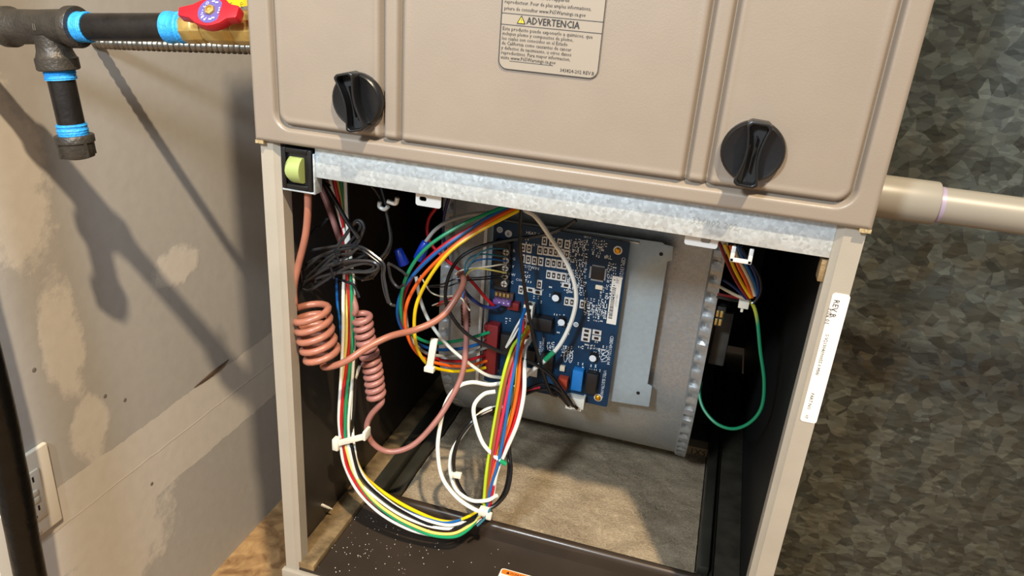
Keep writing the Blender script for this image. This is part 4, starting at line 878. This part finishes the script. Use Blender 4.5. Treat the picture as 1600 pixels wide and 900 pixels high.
tgp = [U(352, -12, YG), U(389, -12, YG), U(388, 9, YG), U(376, 11, YG), U(350, 2, YG)]
o = MB(); o.prism([(p.x, p.z) for p in tgp], YG-.001, YG); tgo = o.build('valve_tag', M['tagy'], bv)
for q in ((358, 3), (375, 2)): p = U(*q, YG-.0012); text('VA' if q[0] < 360 else 'GAS', .004, (p.x, p.y, p.z), M['ink'], tgo, PI/2)
o = MB(); p = U(322, -3, YG); o.box(p.x-.004, p.x+.002, YG-.001, YG, p.z-.004, p.z+.02).build('valve_tag', M['tagy'], bv)
# flexible metal conduit behind the gas line
pts = spline([UX(150, 66, XW)]+path('p', [(200, 68), (260, 70), (330, 72), (392, 74), (430, 76)], [.20, .17]), 40)
L_ = 0; rr = []; prev = pts[0]
for p in pts:
    L_ += (p-prev).length; prev = p; rr.append(.0062+.0012*math.sin(L_/.0075*2*PI))
k = MB().tube(pts, .006, 14, radii=rr).build('flexible_conduit', M['steel'], None, True); tag(k, 'ribbed flexible steel conduit behind the gas pipe', 'conduit')

# ------------------------------------------------------------------ outlet, black line, right-hand duct and drain
e = UX(68, 688, XW); f_ = UX(92.5, 809, XW); yr, zt, zb = (e.y+f_.y)/2, e.z, f_.z
ou = thing('power_outlet', 'ivory duplex power outlet in plastic plate on drywall', 'outlet', (XW, yr-.035, zb))
ybl = yr-.070
def yzprism(y0, y1, z0, z1, r, x0, x1): m_ = MB(); m_.prism(rrect(y0, y1, z0, z1, r, 4), x0, x1); m_.v = [(x, y, z) for y, x, z in m_.v]; return m_
yzprism(ybl, yr, zb, zt, .003, XW, XW+.006).build('cover_plate', M['outlet'], ou, bevel=.002, bseg=3)
yc, zc = (ybl+yr)/2, (zb+zt)/2
face = yzprism(yc-.0165, yc+.0165, zc-.033, zc+.033, .002, XW+.005, XW+.0078).build('receptacle', M['outlet'], ou, bevel=.0006)
for s_ in (-1, 1):
    zz = zc+s_*.02
    for dy, h_ in ((-.0064, .0042), (.0064, .0034)): MB().box(XW+.0076, XW+.0081, yc+dy-.0011, yc+dy+.0011, zz-h_+.003, zz+h_+.003).build('slot', M['dark'], face)
    MB().lathe((XW+.0076, yc, zz-.0065), (1, 0, 0), [(0, .0025), (.0005, .0025)], 12).build('ground_slot', M['dark'], face)
for dz in (-.0048, .0048): MB().box(XW+.0076, XW+.0092, yc-.0085, yc+.0085, zc+dz-.0036, zc+dz+.0036).build('test_button', M['outlet'], face, bevel=.0005)
for s_ in (-1, 1): MB().lathe((XW+.0058, yc, zc+s_*.0485), (1, 0, 0), [(0, .0034), (.0012, .0032), (.0016, .002)], 12).build('plate_screw', M['trim'], ou, True)
q0 = UX(22, 775, -.295)
pts = [Vector((-.295+.002*math.sin(z*9), q0.y+.002*math.sin(z*13), z)) for z in [ZF+i*.03 for i in range(66)]]
k = MB().tube(pts, .0155, 18, radii=[.0155*(1+.04*mn.noise(Vector((0, 0, i*.9)))) for i in range(len(pts))]).build('black_pipe', M['insul'], None, True); tag(k, 'shiny black insulated pipe standing in front of the outlet', 'pipe')
w_ = UX(6, 840, XW); o = struct(MB().box(XW, XW+.010, w_.y-.02, w_.y-.002, ZF, w_.z+.035).build('trim_1', M['trim']))
# galvanised duct
YD = .17
dt = thing('sheet_metal_duct', 'tall galvanised sheet-metal duct with frosty spangle beside the furnace', 'duct', (.8, .4, ZF))
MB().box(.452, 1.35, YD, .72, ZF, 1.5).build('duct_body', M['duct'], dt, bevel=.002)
MB().box(.4525, .462, YD-.0016, YD, ZF, 1.5).build('duct_seam', M['duct'], dt)
# condensate pipe
zp = .444; yp = .06
pv = thing('drain_pipe', 'grey plastic pipe with coupling leaving the furnace side', 'pipe', (.5, yp, zp))
MB().lathe((.4455, yp, zp), (1, 0, 0), [(0, .0150), (.048, .0150), (.0488, .0146), (.0488, .0125)], 36).build('coupling', M['pvc'], pv, True)
MB().lathe((.47, yp, zp-.0005), (1, 0, 0), [(0, .0124), (.5, .0124)], 36).build('pipe_length', M['pvc'], pv, True)
xp = .4955
MB().lathe((xp-.0005, yp, zp-.0005), (1, 0, 0), [(0, .0125), (.003, .0125)], 30).build('primer_stain', mat('primer_purple', '8d8194', .4), pv, True)
